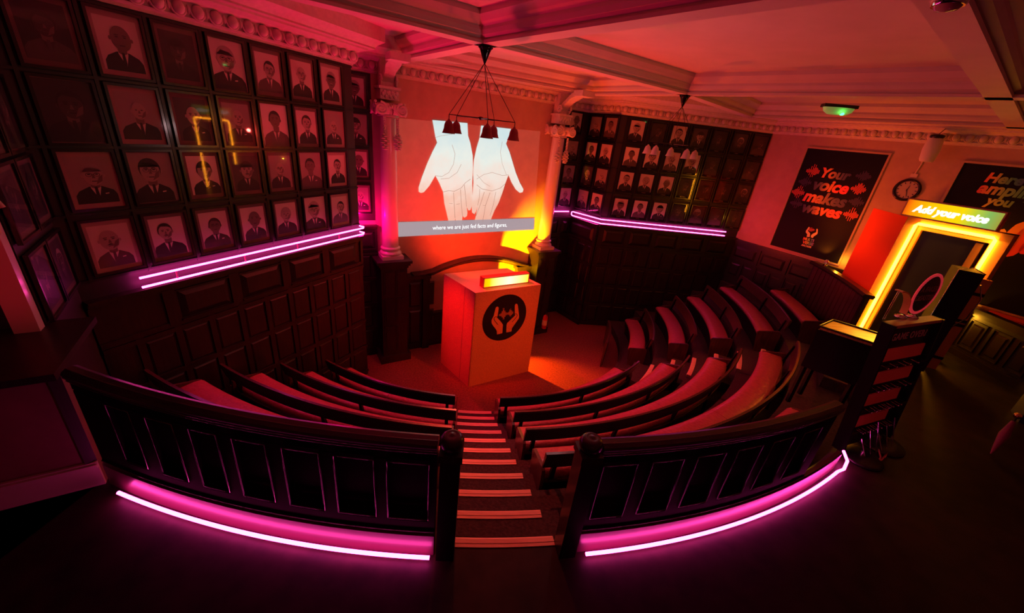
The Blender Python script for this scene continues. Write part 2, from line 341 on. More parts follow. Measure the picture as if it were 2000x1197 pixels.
# ------------------------------------------------------------------ benches
def bench(k, t0, t1, label, back=True, splits=1, ends=(True, True), group='curved benches'):
    zf = -RI*(12-2*k); rb = {1: 4.27, 2: 5.04, 3: 5.77, 4: 6.50, 5: 7.16}[k]
    th = (t0+t1)/2; loc = arc(rb, th, zf); t = thing('curved_bench', label, 'bench', loc, 0, group)
    sz = zf+.43; rf = rb-.43
    prof = [(rf-.005, sz-.07), (rf-.02, sz-.035), (rf+.01, sz-.004), (rf+.08, sz+.010), (rb-.14, sz+.004), (rb-.10, sz-.02), (rb-.10, sz-.09), (rf+.02, sz-.09)]
    n = max(6, int((t1-t0)*rb*PI/180/.12))
    ed = [t0+(t1-t0)*i/splits for i in range(splits+1)]
    for i in range(splits):
        g = .25/rb*3
        mb = MB(); mb.sweep(prof, ed[i]+g*.3, ed[i+1]-g*.3, max(6, n//splits), smooth=True)
        part(mb, 'seat_cushion', M['leather'], t)
    mb = MB(); mb.sweep([(rf+.03, sz-.125), (rb-.08, sz-.125), (rb-.08, sz-.09), (rf+.03, sz-.09)], t0, t1, n); part(mb, 'seat_board', M['bench'], t)
    mb = MB(); mb.sweep([(rf+.07, zf), (rf+.10, zf), (rf+.10, sz-.125), (rf+.07, sz-.125)], t0, t1, n); part(mb, 'seat_front', M['black'], t)
    if back:
        zt = zf+.775
        mb = MB(); mb.sweep([(rb-.045, zt-.20), (rb-.030, zt-.205), (rb+.022, zt-.01), (rb+.02, zt+.004), (rb-.008, zt+.006), (rb-.014, zt-.004)], t0-.3, t1+.3, n, smooth=False); br_ = part(mb, 'backrest', [M['bench']], t)
        # lining on the outer side of the back board is painted black
        mb = MB(); mb.sweep([(rb-.028, zt-.203), (rb-.022, zt-.203), (rb+.030, zt-.012), (rb+.024, zt-.006)], t0-.3, t1+.3, n); part(mb, 'backrest_lining', M['black'], br_)
        L = (t1-t0)*rb*PI/180; ns = max(2, round(L/.95))
        for i in range(ns):
            tt = t0+1.5/rb*4+(t1-t0-3/rb*4)*i/(ns-1)
            d = .022/rb*180/PI
            mb = MB(); mb.sweep([(rb-.13, sz-.10), (rb-.085, sz-.10), (rb-.028, zt-.05), (rb-.045, zt-.05)], tt-d, tt+d, 1)
            mb.sweep([(rb-.12, zf), (rb-.07, zf), (rb-.09, sz-.10), (rb-.13, sz-.10)], tt-d, tt+d, 1); part(mb, 'back_support', M['blackm'], t)
    for e, tt in zip(ends, (t0, t1)):
        if e:
            d = .018/rb*180/PI
            pr = [(rf+.05, zf), (rb-.06, zf), (rb-.05, sz-.03), (rb-.06, sz+.06), (rb-.10, sz+.08), (rf+.02, sz-.0), (rf-.005, sz-.03), (rf, sz-.10)]
            mb = MB(); mb.sweep(pr, tt-d, tt+d, 1); part(mb, 'bench_end', M['bench'], t)
    return t
rn = ['front', 'second', 'third', 'fourth', 'rear']
far = {1: (68.5, 92), 2: (69, 94), 3: (69, 94), 4: (69.5, 93.5), 5: (70.5, 85.5)}
near = {1: (11.9, 53), 2: (12.6, 56.5), 3: (12.2, 58.8), 4: (12.2, 60.5), 5: (13.5, 40)}
left = {1: (-28.5, 2.0), 2: (-27.2, 3.2), 3: (-27, 3.4), 4: (-25.5, 3.1), 5: (-14.3, 3.4)}
for k in range(1, 6):
    g = 'curved red leather benches of the lecture theatre'
    bench(k, *near[k], 'curved red leather bench, %s row, long run right of the centre stairs' % rn[k-1], k < 5, 2, group=g)
    bench(k, *left[k], 'curved red leather bench, %s row, left of the centre stairs' % rn[k-1], k < 5, 1 if k > 1 else 2, group=g)
    bench(k, *far[k], 'curved red leather bench, %s row, beyond the side aisle below the right-hand portraits' % rn[k-1], k < 5, 1, group=g)
# front modesty board
mb = MB(); mb.sweep([(3.33, ZP), (3.36, ZP), (3.38, ZP+.62), (3.35, ZP+.64), (3.32, ZP+.62)], 66, 88, 12)
tag(mb.build('modesty_board', M['bench']), 'low curved wooden board standing in front of the front bench beyond the side aisle', 'barrier')

# ------------------------------------------------------------------ curved balustrades with panels
def balustrade(name, label, t0, t1, panels, ro=7.38, ri=7.325, zt=1.0, z0=0, newel=None, scroll=None, plinth_to=None):
    t = thing(name, label, 'balustrade', arc(ro, (t0+t1)/2, z0))
    n = max(8, int(abs(t1-t0)*1.2))
    mb = MB(); mb.sweep([(ri, z0), (ro-.03, z0), (ro-.03, zt-.06), (ri, zt-.06)], t0, t1, n); part(mb, 'core_panel', M['blackw'], t)
    # framing: plinth, bottom rail, top rail, stiles
    mb = MB()
    e = plinth_to or t1
    mb.sweep([(ro-.03, z0), (ro+.012, z0), (ro+.012, z0+.19), (ro+.004, z0+.21), (ro-.03, z0+.21)], min(t0, e) if e < t0 else t0, max(t1, e), n)
    part(mb, 'plinth', M['plinth'], t)
    mb = MB()
    mb.sweep([(ro-.03, z0+.21), (ro+.0, z0+.21), (ro+.006, z0+.225), (ro, z0+.24), (ro, z0+.315), (ro-.008, z0+.325), (ro-.03, z0+.335)], t0, t1, n)
    mb.sweep([(ro-.03, zt-.17), (ro-.008, zt-.16), (ro, zt-.15), (ro, zt-.05), (ro-.03, zt-.05)], t0, t1, n)
    prev = t0
    ps = sorted(panels)
    for (a, b) in ps+[(t1, t1)]:
        if a-prev > .05: mb.sweep([(ro-.03, z0+.30), (ro, z0+.30), (ro, zt-.16), (ro-.03, zt-.16)], prev, a, 3)
        prev = b
    part(mb, 'framing', M['blackw'], t)
    for (a, b) in ps:      # glossy bead round each opening
        z0_, z1_ = z0+.333, zt-.178
        path = [arc(ro+.001, a+(b-a)*i/4, z0_) for i in range(5)]+[arc(ro+.001, b, z0_+(z1_-z0_)*i/4) for i in range(1, 5)]+[arc(ro+.001, b-(b-a)*i/4, z1_) for i in range(1, 5)]+[arc(ro+.001, a, z1_-(z1_-z0_)*i/4) for i in range(1, 5)]
        mb = MB(); mb.tube(path, .0048, 8); part(mb, 'panel_moulding', M['bead'], t)
    for rr_, zz_ in ((ro+.006, z0+.226), (ro+.020, zt-.048), (ro-.008, zt+.004), (ro+.010, zt-.078)):
        mb = MB(); mb.tube([arc(rr_, t0+(t1-t0)*i/40, zz_) for i in range(41)], .0042, 8); part(mb, 'edge_bead', M['bead'], t)
    # handrail
    mb = MB(); pr = [(ri-.005, zt-.06), (ro+.004, zt-.085), (ro+.012, zt-.070), (ro+.006, zt-.062), (ro+.022, zt-.045), (ro+.026, zt-.025), (ro+.018, zt-.008), (ro-.005, zt+.006), (ri+.01, zt+.010), (ri-.012, zt-.0), (ri-.016, zt-.03)]
    mb.sweep(pr, t0, t1, n, smooth=False); part(mb, 'handrail', M['darkh'], t)
    return t
def newel_post(p, label):
    t = thing('newel_post', label, 'post', (p.x, p.y, p.z))
    rz = math.atan2(p.y-CC.y, p.x-CC.x)
    t.rotation_euler = (0, 0, rz)
    mb = MB(); mb.box((-.07, -.06, 0), (.06, .06, .93)); part(mb, 'post', M['black'], t, True)
    mb = MB(); mb.box((-.08, -.07, .90), (.07, .07, .955)); part(mb, 'post_cap', M['dark'], t, True)
    mb = MB(); mb.lathe([(.02, .95), (.045, .955), (.062, .97), (.073, .995), (.072, 1.02), (.06, 1.045), (.036, 1.06), (.03, 1.055), (.015, 1.063), (.001, 1.066)], (0, 0, 0), 24); part(mb, 'round_finial', M['darkh'], t, True)
    return t
lp = [(1.8, 3.8), (-.7, 1.2), (-3.2, -1.4), (-5.7, -4.0), (-8.0, -6.5), (-10.5, -8.9), (-13.0, -11.5)]
balustrade('curved_balustrade', 'curved dark panelled balustrade left of the stairs, pink neon along its foot', -15.2, 4.15, lp)
rp = [(12.3+2.75*i, 14.2+2.75*i) for i in range(6)]
balustrade('curved_balustrade', 'curved dark panelled balustrade right of the stairs, pink neon along its foot', 12.0, 29.2, rp, plinth_to=35)
newel_post(arc(7.37, 4.78, 0), 'dark newel post with round knob at the left side of the stair top')
newel_post(arc(7.37, 11.38, 0), 'dark newel post with round knob at the right side of the stair top')
# far balustrade beyond the side entrance, vertical boards
tb = thing('high_back_bench_screen', 'high curved boarded screen behind the rear bench, in front of the poster wall', 'screen', arc(7.4, 80, -.364))
mb = MB(); mb.sweep([(7.38, -.364), (7.44, -.364), (7.44, .78), (7.38, .78)], 69.2, 85.5, 14); part(mb, 'board_backing', M['dark'], tb)
for i in range(13):
    a = 69.4+i*1.2; mb = MB(); mb.sweep([(7.35, -.1), (7.38, -.1), (7.38, .76), (7.355, .76)], a, a+1.05, 1); part(mb, 'vertical_board', M['bench'], tb)
mb = MB(); mb.sweep([(7.32, .76), (7.47, .76), (7.49, .80), (7.47, .83), (7.34, .83), (7.31, .79)], 68.9, 86, 14); part(mb, 'top_rail', M['darkh'], tb)

# ------------------------------------------------------------------ neon tubes
def neon(name, paths, label, r=.012, brackets=()):
    t = thing(name, label, 'neon light', paths[0][0])
    for p in paths:
        mb = MB(); mb.tube(p, r, 8); part(mb, 'neon_tube', M['neon'], t)
    for a, b in brackets:
        mb = MB(); mb.tube([a, b], .008, 6); part(mb, 'tube_bracket', M['neonw'], t)
    return t
neon('floor_neon', [[arc(7.44, a, .045) for a in np.linspace(-13.8, 4.0, 40)]], 'pink neon tube along the floor under the left curved balustrade', .013)
q = [arc(7.44, a, .045) for a in np.linspace(12.4, 34.4, 46)] + [Vector((3.42, 3.00, .05)), Vector((3.52, 3.10, .07)), Vector((3.56, 3.22, .09))]
neon('floor_neon', [q], 'pink neon tube along the floor under the right curved balustrade, ending at the game stand', .013)
br = [(PL.P(u, .95, .09), PL.P(u, .84, .09)) for u in (2.25, 3.0, 3.75, 4.5)]
hk = Vector((-.933*.5, .36*.5, 0))
neon('wall_neon', [[PL.P(1.93, .95, .09), PL.P(Len, .95, .09), PL.P(Len+.06, .95, .04), PL.P(Len+.06, .95, -.2)], [PL.P(1.93, .85, .09), PL.P(Len, .85, .09), PL.P(Len+.06, .85, .04), PL.P(Len+.06, .85, -.2)]], 'double pink neon tube under the large portraits on the left', .012, br)
def pf(u, z, o): return PF.P(u, z, o)
kn = (K + (PR.P(3.0, 0, .09)-PR.P(3.0, 0))*.9)
neon('wall_neon', [[pf(-7.42, .95, .09), kn+Vector((0, 0, .95)), PR.P(6.3, .95, .09)], [pf(-7.42, .85, .09), kn+Vector((0, 0, .85)), PR.P(6.3, .85, .09)], [pf(-7.42, .95, .09), pf(-7.47, .93, .08), pf(-7.48, .90, .07), pf(-7.47, .87, .08), pf(-7.42, .85, .09)]], 'double pink neon tube under the small portraits on the right', .012)
neon('recess_neon', [[PXR.P(5.9, .95, .08), PXR.P(6.75, .95, .08)]], 'short pink neon tube in the recess behind the right column', .012)

# ------------------------------------------------------------------ wainscot
def wains(name, pl, u0, u1, wide, pitch, small, zr, zb=ZP, cap=.80, cols=None):
    mb = MB()
    mb.pbox(pl, u0, u1, zb, cap, 0, .03)
    mb.pbox(pl, u0, u1, cap-.01, cap+.02, 0, .10); mb.pbox(pl, u0, u1, cap-.05, cap-.01, 0, .07)
    # wide raised panels
    u = wide
    mb.pbox(pl, u0, u1, .30, .36, .03, .045); mb.pbox(pl, u0, u1, .72, .76, .03, .045)
    while u < u1-.2:
        a, b = max(u, u0+.04), min(u+pitch-.12, u1-.04)
        mb.pbox(pl, max(u0, a-.12), a, .33, .74, .03, .052)
        mb.raised(pl, a+.02, b-.02, .37, .70, .03, .065, .06)
        mb.pbox(pl, a, b, .345, .365, .03, .07); mb.pbox(pl, a, b, .70, .715, .03, .06)
        u += pitch
    mb.pbox(pl, u1-.05, u1, .33, .74, .03, .052)
    # small tall panels
    u = small; zs = zr
    while u < u1-.12:
        b = min(u+.29, u1-.05)
        mb.pbox(pl, max(u0, u-.065), u, zs[-1], .30, .03, .05)
        for z0, z1 in zip(zs[1:], zs[:-1]):
            mb.raised(pl, u+.012, b-.012, z0+.045, z1-.045, .03, .044, .02)
            mb.pbox(pl, u, b, z0+.022, z0+.034, .03, .056)
        u += .355
    for z in zs: mb.pbox(pl, u0, u1, z-.03, z+.022, .03, .052)
    return struct(mb.build(name, M['dark']))
zr = [.27, -.25, -.80, -1.35, -1.90]
wains('trim_wainscot_left', PL, Lst, Len, 2.21, .70, 1.83, zr)
wains('trim_wainscot_right', PR, 3.0, 6.68, 3.13, .70, 3.12, zr)
wains('trim_wainscot_facet', PF, -7.53, -6.53, -7.50, 1.0, -7.47, zr)
wains('trim_wainscot_recess', PXR, 5.8, 6.9, 5.9, .7, 5.9, zr)
wains('trim_wainscot_left_recess', PX, 1.2, 1.72, 1.3, .6, 1.3, zr)
# right wall wainscot: lit small panels
mb = MB(); mb.pbox(PW, -1, 5.82, -.6, .76, 0, .03); mb.pbox(PW, -1, 5.82, .74, .80, 0, .09); mb.pbox(PW, -1, 5.82, .68, .74, 0, .05)
mb.pbox(PW, -1, 5.82, .24, .30, .03, .05)
for i, u in enumerate((5.15, 4.45, 3.75, 3.05)):
    mb.pbox(PW, u-.07, u, -.5, .70, .03, .055); mb.raised(PW, u+.03, u+.58, .36, .62, .03, .06, .05)
for i in range(10):
    u = 5.45-.35*i; mb.pbox(PW, u-.06, u, -.5, .26, .03, .05); mb.raised(PW, u+.02, u+.26, -.12, .18, .03, .05, .03)
struct(mb.build('trim_wainscot_posters', M['dark']))

mb = MB(); mb.pbox(PX, 1.2, 1.70, .9, ZK-.03, 0, .011); struct(mb.build('trim_backboard_left_recess', M['panelb']))
# ------------------------------------------------------------------ portraits
photo_bg = [mat('photo_bg_%s' % n, c, .5) for n, c in (('pale', (.62, .50, .46)), ('mid', (.34, .26, .24)), ('dark', (.07, .05, .05)), ('light', (.75, .62, .58)), ('in_shade', (.035, .024, .026)))]  # last tone is near black, for portraits lost in shade
skin = [mat('photo_face', (.42, .30, .27), .5), mat('photo_face_dark', (.17, .11, .10), .5), mat('photo_face_in_shade', (.06, .04, .04), .5)]  # third face tone has the shade painted in
suit = [mat('photo_suit', (.018, .013, .014), .5), mat('photo_suit_grey', (.09, .065, .062), .5)]
shirt = mat('photo_shirt', (.66, .54, .5), .5); hairm = [mat('photo_hair', (.02, .014, .013), .5), mat('photo_hair_grey', (.36, .28, .26), .5)]
matm = [mat('mat_board', (.40, .26, .24), .7), mat('mat_board_dark', (.17, .10, .09), .7)]
def E2(cx, cz, rx, rz, n=18, a0=0, a1=2*PI): return [(cx+rx*math.cos(a0+(a1-a0)*i/(n if a1-a0 > 6.2 else n-1)), cz+rz*math.sin(a0+(a1-a0)*i/(n if a1-a0 > 6.2 else n-1))) for i in range(n)]
SIT = {}
def sitter(v, dim=False):
    """one photograph: x right, z up, in the plane y=0 facing -y; returns mesh"""
    v0 = v+(1000 if dim else 0)
    if v0 in SIT: return SIT[v0]
    rnd = random.Random(v*17+3)
    mb = MB(); w, h = .125, .175
    def flat(pts, y, mi): mb.add([(x, -y, z) for x, z in pts], [tuple(range(len(pts)))], mi)
    flat([(-w, -h), (w, -h), (w, h), (-w, h)], 0, 0)
    k = 1.22+.42*rnd.random(); dx = (rnd.random()-.5)*.03; hz = .030+.02*rnd.random(); tilt = (rnd.random()-.5)*.016
    sh = .112+.02*rnd.random()
    cl = lambda pts: [(max(-w, min(w, x)), max(-h, z)) for x, z in pts]
    flat(cl([(dx-sh, -h), (dx+sh, -h), (dx+sh*.98, -.112), (dx+sh*.80, -.078), (dx+.038, -.046), (dx-.038, -.046), (dx-sh*.80, -.078), (dx-sh*.98, -.112)]), .0008, 2)
    flat([(dx-.026, -.04), (dx-.030, -.055), (dx+tilt, -.145), (dx+.030, -.055), (dx+.026, -.04)], .0012, 3)     # shirt
    flat([(dx-.008, -.048), (dx-.011, -.12), (dx+tilt, -.145), (dx+.011, -.12), (dx+.008, -.048)], .0016, 2)      # tie
    flat([(dx-.028, -.01), (dx-.026, -.052), (dx, -.066), (dx+.026, -.052), (dx+.028, -.01)], .0014, 5)           # neck
    if rnd.random() < .5: flat([(dx+.045, -.10), (dx+.068, -.097), (dx+.067, -.106), (dx+.045, -.108)], .0016, 3)   # pocket handkerchief
    for sx in (-1, 1): flat(E2(dx+sx*.041*k+tilt, hz-.004, .008, .014, 8), .0018, 1)
    hr = rnd.random()
    if hr < .72: flat(E2(dx+tilt*1.2, hz+.012, .043*k, .052*k, 20), .002, 4)
    flat(E2(dx+tilt, hz, .038*k, .052*k, 20), .0026, 1)
    if hr < .72:
        flat([(dx+tilt-.040*k, hz+.018*k)]+[(x, z) for x, z in E2(dx+tilt, hz+.004, .041*k, .056*k, 12, PI, 0)][1:-1]+[(dx+tilt+.040*k, hz+.018*k), (dx+tilt+.018*k, hz+.034*k), (dx+tilt-.02*k, hz+.040*k)], .003, 4)
    flat([(dx+tilt+.006, hz-.045*k), (dx+tilt+.030*k, hz-.03*k), (dx+tilt+.037*k, hz+.005), (dx+tilt+.020*k, hz-.012)], .0032, 5)  # cheek shade
    for sx in (-1, 1):
        flat(E2(dx+tilt+sx*.0150*k, hz+.006*k, .0068*k, .0030*k, 8), .0035, 2)
        flat([(dx+tilt+sx*.007*k, hz+.0125*k), (dx+tilt+sx*.023*k, hz+.0115*k), (dx+tilt+sx*.022*k, hz+.0155*k), (dx+tilt+sx*.007*k, hz+.0160*k)], .0035, 4)
        flat([(dx+tilt+sx*.010*k, hz-.014*k), (dx+tilt+sx*.019*k, hz-.030*k), (dx+tilt+sx*.0175*k, hz-.030*k)], .0035, 5)
    flat([(dx+tilt-.002*k, hz+.004*k), (dx+tilt-.007*k, hz-.014*k), (dx+tilt+.007*k, hz-.014*k), (dx+tilt+.002*k, hz+.004*k)], .0036, 5)
    flat([(dx+tilt-.012*k, hz-.027*k), (dx+tilt+.012*k, hz-.027*k), (dx+tilt+.009*k, hz-.031*k), (dx+tilt-.009*k, hz-.031*k)], .0036, 2)
    if rnd.random() < .35: flat([(dx+tilt-.014*k, hz-.024*k), (dx+tilt-.004*k, hz-.017*k), (dx+tilt+.004*k, hz-.017*k), (dx+tilt+.014*k, hz-.024*k)], .0038, 4)
    if rnd.random() < .45:
        for sx in (-1, 1):
            o_ = E2(dx+tilt+sx*.0155*k, hz+.004*k, .0125*k, .010*k, 12); i_ = E2(dx+tilt+sx*.0155*k, hz+.004*k, .0105*k, .0080*k, 12)
            mb.add([(x, -.004, z) for x, z in o_+i_], [(i, (i+1) % 12, 12+(i+1) % 12, 12+i) for i in range(12)], 2)
        flat([(dx+tilt-.004*k, hz+.005*k), (dx+tilt+.004*k, hz+.005*k), (dx+tilt+.004*k, hz+.007*k), (dx+tilt-.004*k, hz+.007*k)], .004, 2)
    bg = photo_bg[rnd.choice((0, 0, 1, 2, 3))] if not dim else photo_bg[4]  # dim: shade over the portrait is put into its colours
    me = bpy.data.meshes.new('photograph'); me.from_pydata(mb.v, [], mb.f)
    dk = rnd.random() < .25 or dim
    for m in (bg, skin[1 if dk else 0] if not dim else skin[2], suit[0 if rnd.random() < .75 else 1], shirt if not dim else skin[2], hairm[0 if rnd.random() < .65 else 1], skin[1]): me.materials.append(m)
    me.polygons.foreach_set('material_index', mb.mi)
    SIT[v0] = me; return me
def frame_proto(pw, ph, fw, fh, mi, key, photo_scale):
    """meshes for a frame of outer size fw x fh"""
    t = .022
    mb = MB()
    for a, b in (((-fw/2, -fh/2), (fw/2, -fh/2+t)), ((-fw/2, fh/2-t), (fw/2, fh/2)), ((-fw/2, -fh/2+t), (-fw/2+t, fh/2-t)), ((fw/2-t, -fh/2+t), (fw/2, fh/2-t))):
        mb.box((a[0], -.028, a[1]), (b[0], 0, b[1]))
    fr = mb.build('frame_'+key, M['frame']); me_f = fr.data; bpy.data.objects.remove(fr)
    mb = MB(); mb.box((-fw/2+t, -.008, -fh/2+t), (fw/2-t, -.001, fh/2-t)); o = mb.build('m', matm[mi] if key[0] == 'b' else M['paperd']); me_m = o.data; bpy.data.objects.remove(o)
    mb = MB(); mb.box((-fw/2+t, -.020, -fh/2+t), (fw/2-t, -.018, fh/2-t)); o = mb.build('g', M['glass']); me_g = o.data; bpy.data.objects.remove(o)
    return me_f, me_m, me_g
FP = {}
def portrait(pl, u, z, label, group, v, big=True, mi=0, dim=False):
    fw, fh = (.405, .525) if big else (.41, .515)
    key = ('b' if big else 's')+str(mi)
    if key not in FP: FP[key] = frame_proto(0, 0, fw, fh, mi, key, 1)
    p = pl.P(u, z, .012); nr = pl.n*pl.face
    rz = math.atan2(nr.y, nr.x)+PI/2
    t = thing('framed_portrait', label, 'framed portrait', p, rz, group)
    f, m, g = FP[key]
    fo = bpy.data.objects.new('frame', f); COL.objects.link(fo); fo.parent = t
    for nm, me, pr_ in (('mat_board', m, t), ('glass_pane', g, fo)):
        o = bpy.data.objects.new(nm, me); COL.objects.link(o); o.parent = pr_
    o = bpy.data.objects.new('photograph', sitter(v, dim)); COL.objects.link(o); o.parent = t; o.location = (0, -.0085, .01 if big else .03)
    s = (1.42, 1.33) if (big and (v*3) % 4 == 1) else ((1.19, 1.14) if big else (1.34, 1.16)); o.scale = (s[0], 1, s[1]); o.location.z = .0 if big else .012
    if not big:
        mb = NP; o2 = bpy.data.objects.new('name_label', mb); COL.objects.link(o2); o2.parent = t
    return t
mb = MB(); mb.box((-.07, -.0105, -.225), (.07, -.008, -.200)); 
for i in range(2): mb.box((-.05+.01*i, -.0112, -.211-.008*i), (.05-.01*i, -.0105, -.207-.008*i), 1)
o = mb.build('np', [M['frame'], mat('label_print', (.25, .17, .15), .6)]); NP = o.data; bpy.data.objects.remove(o)
ZR = [3.01, 2.445, 1.895, 1.295]
rows = ['top', 'second', 'third', 'bottom']; colw = ['first', 'second', 'third', 'fourth', 'fifth', 'sixth', 'seventh']
vv = 0
for r in range(4):
    for c in range(7):
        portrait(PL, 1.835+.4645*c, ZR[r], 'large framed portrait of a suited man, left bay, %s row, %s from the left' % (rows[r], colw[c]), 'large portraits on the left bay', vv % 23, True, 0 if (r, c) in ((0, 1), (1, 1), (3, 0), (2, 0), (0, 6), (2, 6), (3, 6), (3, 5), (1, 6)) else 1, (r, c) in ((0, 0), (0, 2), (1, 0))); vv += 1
for r in range(4):
    for c in range(7):
        z = ZR[r] if r < 3 else 1.27
        portrait(PR, 3.425+.505*c, z, 'small framed portrait of a man, wide right bay, %s row, %s from the left' % (rows[r], colw[c]), 'small portraits on the right bay', (vv*5) % 23, False, 1, (r, c) in ((0, 1), (0, 4), (0, 5), (0, 6), (1, 4), (1, 5), (1, 6), (2, 3), (2, 4), (2, 5), (2, 6), (3, 3), (3, 4), (3, 5), (3, 6))); vv += 1
    for c in range(2):
        portrait(PF, -7.225+.48*c, ZR[r]+(.02 if r == 3 else 0), 'small framed portrait in the %s row of the narrow angled facet, %s column' % (rows[r], ('left', 'right')[c]), 'small portraits on the angled facet', (vv*5) % 23, False, 1); vv += 1
    px = [(1123.5, 240), (1115.8, 293.7), (1109.5, 340.5), (1102.8, 384)][r]
    u, z = PXR.at(*px)
    portrait(PXR, u, z, 'small framed portrait in the recess beside the right column, %s of four' % ('highest', 'second', 'third', 'lowest')[r], 'portraits in the right recess', (vv*5) % 23, False, 1); vv += 1
    portrait(PX, 1.44, ZR[r], 'framed portrait in the narrow recess beside the left column, %s of four' % ('highest', 'second', 'third', 'lowest')[r], 'portraits in the left recess', (vv*5) % 23, True, 1); vv += 1
dLL = (A0-PIL0).normalized(); azLL = math.degrees(math.atan2(dLL.x, dLL.y)); offLL = A0.dot(Vector((math.cos(rad(azLL)), -math.sin(rad(azLL)), 0)))
PLL = Plane(azLL, offLL); 
if (PLL.n*PLL.face).dot(Vector((0, 5, 0))-A0) < 0: PLL.face *= -1
u0 = PIL0.dot(PLL.d)
for r in range(4):
    for c in range(2):
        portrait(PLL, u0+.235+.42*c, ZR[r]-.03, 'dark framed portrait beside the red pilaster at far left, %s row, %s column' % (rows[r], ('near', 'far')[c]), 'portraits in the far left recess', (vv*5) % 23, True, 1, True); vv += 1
# picture rails between the rows
for nm, pl, a, b in (('left', PL, Lst, Len), ('right', PR, 3.0, 6.68), ('facet', PF, -7.53, -6.53)):
    mb = MB()
    for z in (2.727, 2.17, 1.60, 1.0, 3.29): mb.pbox(pl, a, b, z-.012, z+.012, 0, .018)
    pit = .4645 if nm == 'left' else (.505 if nm == 'right' else .48); st = {'left': 1.835, 'right': 3.425, 'facet': -7.225}[nm]-pit/2
    u = st
    while u < b: 
        if u > a: mb.pbox(pl, u-.014, u+.014, .98, 3.3, 0, .02)
        u += pit
    struct(mb.build('trim_picture_rails_'+nm, M['black']))

# ------------------------------------------------------------------ ceiling beams, cornice
def beam(a, b, w=.20, name='trim_ceiling_beam'):
    a, b = Vector((a[0], a[1], 0)), Vector((b[0], b[1], 0)); d = (b-a).normalized(); n = Vector((-d.y, d.x, 0))
    pr = [(w/2, ZB), (w/2, ZB+.03), (w/2-.015, ZB+.035), (w/2-.015, ZB+.05), (w/2+.035, ZB+.07), (w/2+.05, ZB+.11), (w/2+.05, ZB+.14), (w/2+.10, ZB+.17), (w/2+.15, ZB+.22), (w/2+.15, ZC+.02)]
    pr = pr+[(-x, z) for x, z in pr[::-1]]
    mb = MB(); mb.loft([[p+n*x+Vector((0, 0, z)) for x, z in pr] for p in (a, b)], smooth=False); return struct(mb.build(name, M['ceil']))
J0, J1, J2, J3, J4, J5, J6 = (-2.22, 7.4), (-.65, 5.25), (2.43, 7.44), (1.14, 9.15), (4.72, 9.85), (4.75, 4.8), (7.08, 6.68)
def ext(a, b, t): return (a[0]+(b[0]-a[0])*t, a[1]+(b[1]-a[1])*t)
Jm = (1.17, 3.1)
for a, b in ((J0, J1), (J1, ext(J1, Jm, 3.2)), ((-3.7, 3.12), J1), (J1, J2), (J2, J4), (J3, J2), (J2, ext(J2, J5, 2.6)), (ext(J6, J4, 1.0), ext(J4, J6, 1.9)), (J0, J3), (ext(J6, J5, 2.6), ext(J5, J6, 1.5))):
    beam(a, b)
mb = MB(); mb.box((-.16, -.16, ZB-.02), (.16, .16, ZC))
def bw(u): return u
# cornice along the room outline
outline = [PIL0+Vector((-2.5, -1.65, 0)), PIL0, A0, A1, X0, X1, XR0, F0, K, R1, W1]
outline = [Vector((p.x, p.y, 0)) for p in outline]
def offs(i, o):      # offset polyline vertex i toward the room by o (mitred)
    P_ = outline; c = Vector((1.2, 5.0, 0))
    def nrm(a, b):
        d = (b-a).normalized(); n = Vector((-d.y, d.x, 0)); 
        return -n if True else n
    if i == 0: return P_[0]+nrm(P_[0], P_[1])*o
    if i == len(P_)-1: return P_[-1]+nrm(P_[-2], P_[-1])*o
    n0, n1 = nrm(P_[i-1], P_[i]), nrm(P_[i], P_[i+1]); m = (n0+n1).normalized(); return P_[i]+m*(o/max(.35, m.dot(n0)))
prof = [(-.02, ZK-.02), (.025, ZK-.02), (.03, ZK+.005), (.055, ZK+.01), (.06, ZK+.03), (.045, ZK+.035), (.075, ZK+.145), (.11, ZK+.155), (.125, ZK+.17), (.15, ZK+.175), (.21, ZK+.195), (.215, ZK+.215), (.30, ZK+.22), (.30, ZK+.24), (.33, ZK+.27), (.42, ZK+.32), (.42, ZC+.01), (-.02, ZC+.01)]
for nm, i0, i1 in (('left', 0, 4), ('screen', 4, 6), ('right', 6, 10)):
    mb = MB(); mb.loft([[offs(i, x)+Vector((0, 0, z)) for x, z in prof] for i in range(i0, i1+1)], smooth=False)
    struct(mb.build('trim_cornice_'+nm, M['trim']))
mb = MB()
for i in range(1, 10):
    a, b = offs(i, .078), offs(i+1, .078); L = (b-a).length; n = max(1, int(L/.165)); d = (b-a).normalized(); nn = Vector((d.y, -d.x, 0))
    if L < .2: continue
    for k in range(n):
        c = a+(b-a)*((k+.5)/n)+Vector((0, 0, ZK+.092))
        mb.ell(c, (d*.052, nn*.05, Vector((0, 0, .060))), n=10, m=6)
        e = c+d*L/n/2; mb.ell(e-Vector((0, 0, .0)), (d*.013, nn*.02, Vector((0, 0, .042))), n=6, m=3)
        # husk around the egg
        mb.tube([c+d*math.cos(t)*.066+Vector((0, 0, math.sin(t)*.070+.004))-nn*.004 for t in np.linspace(.25, -PI-.25, 9)], .010, 5)
struct(mb.build('trim_egg_and_dart', M['trim']))

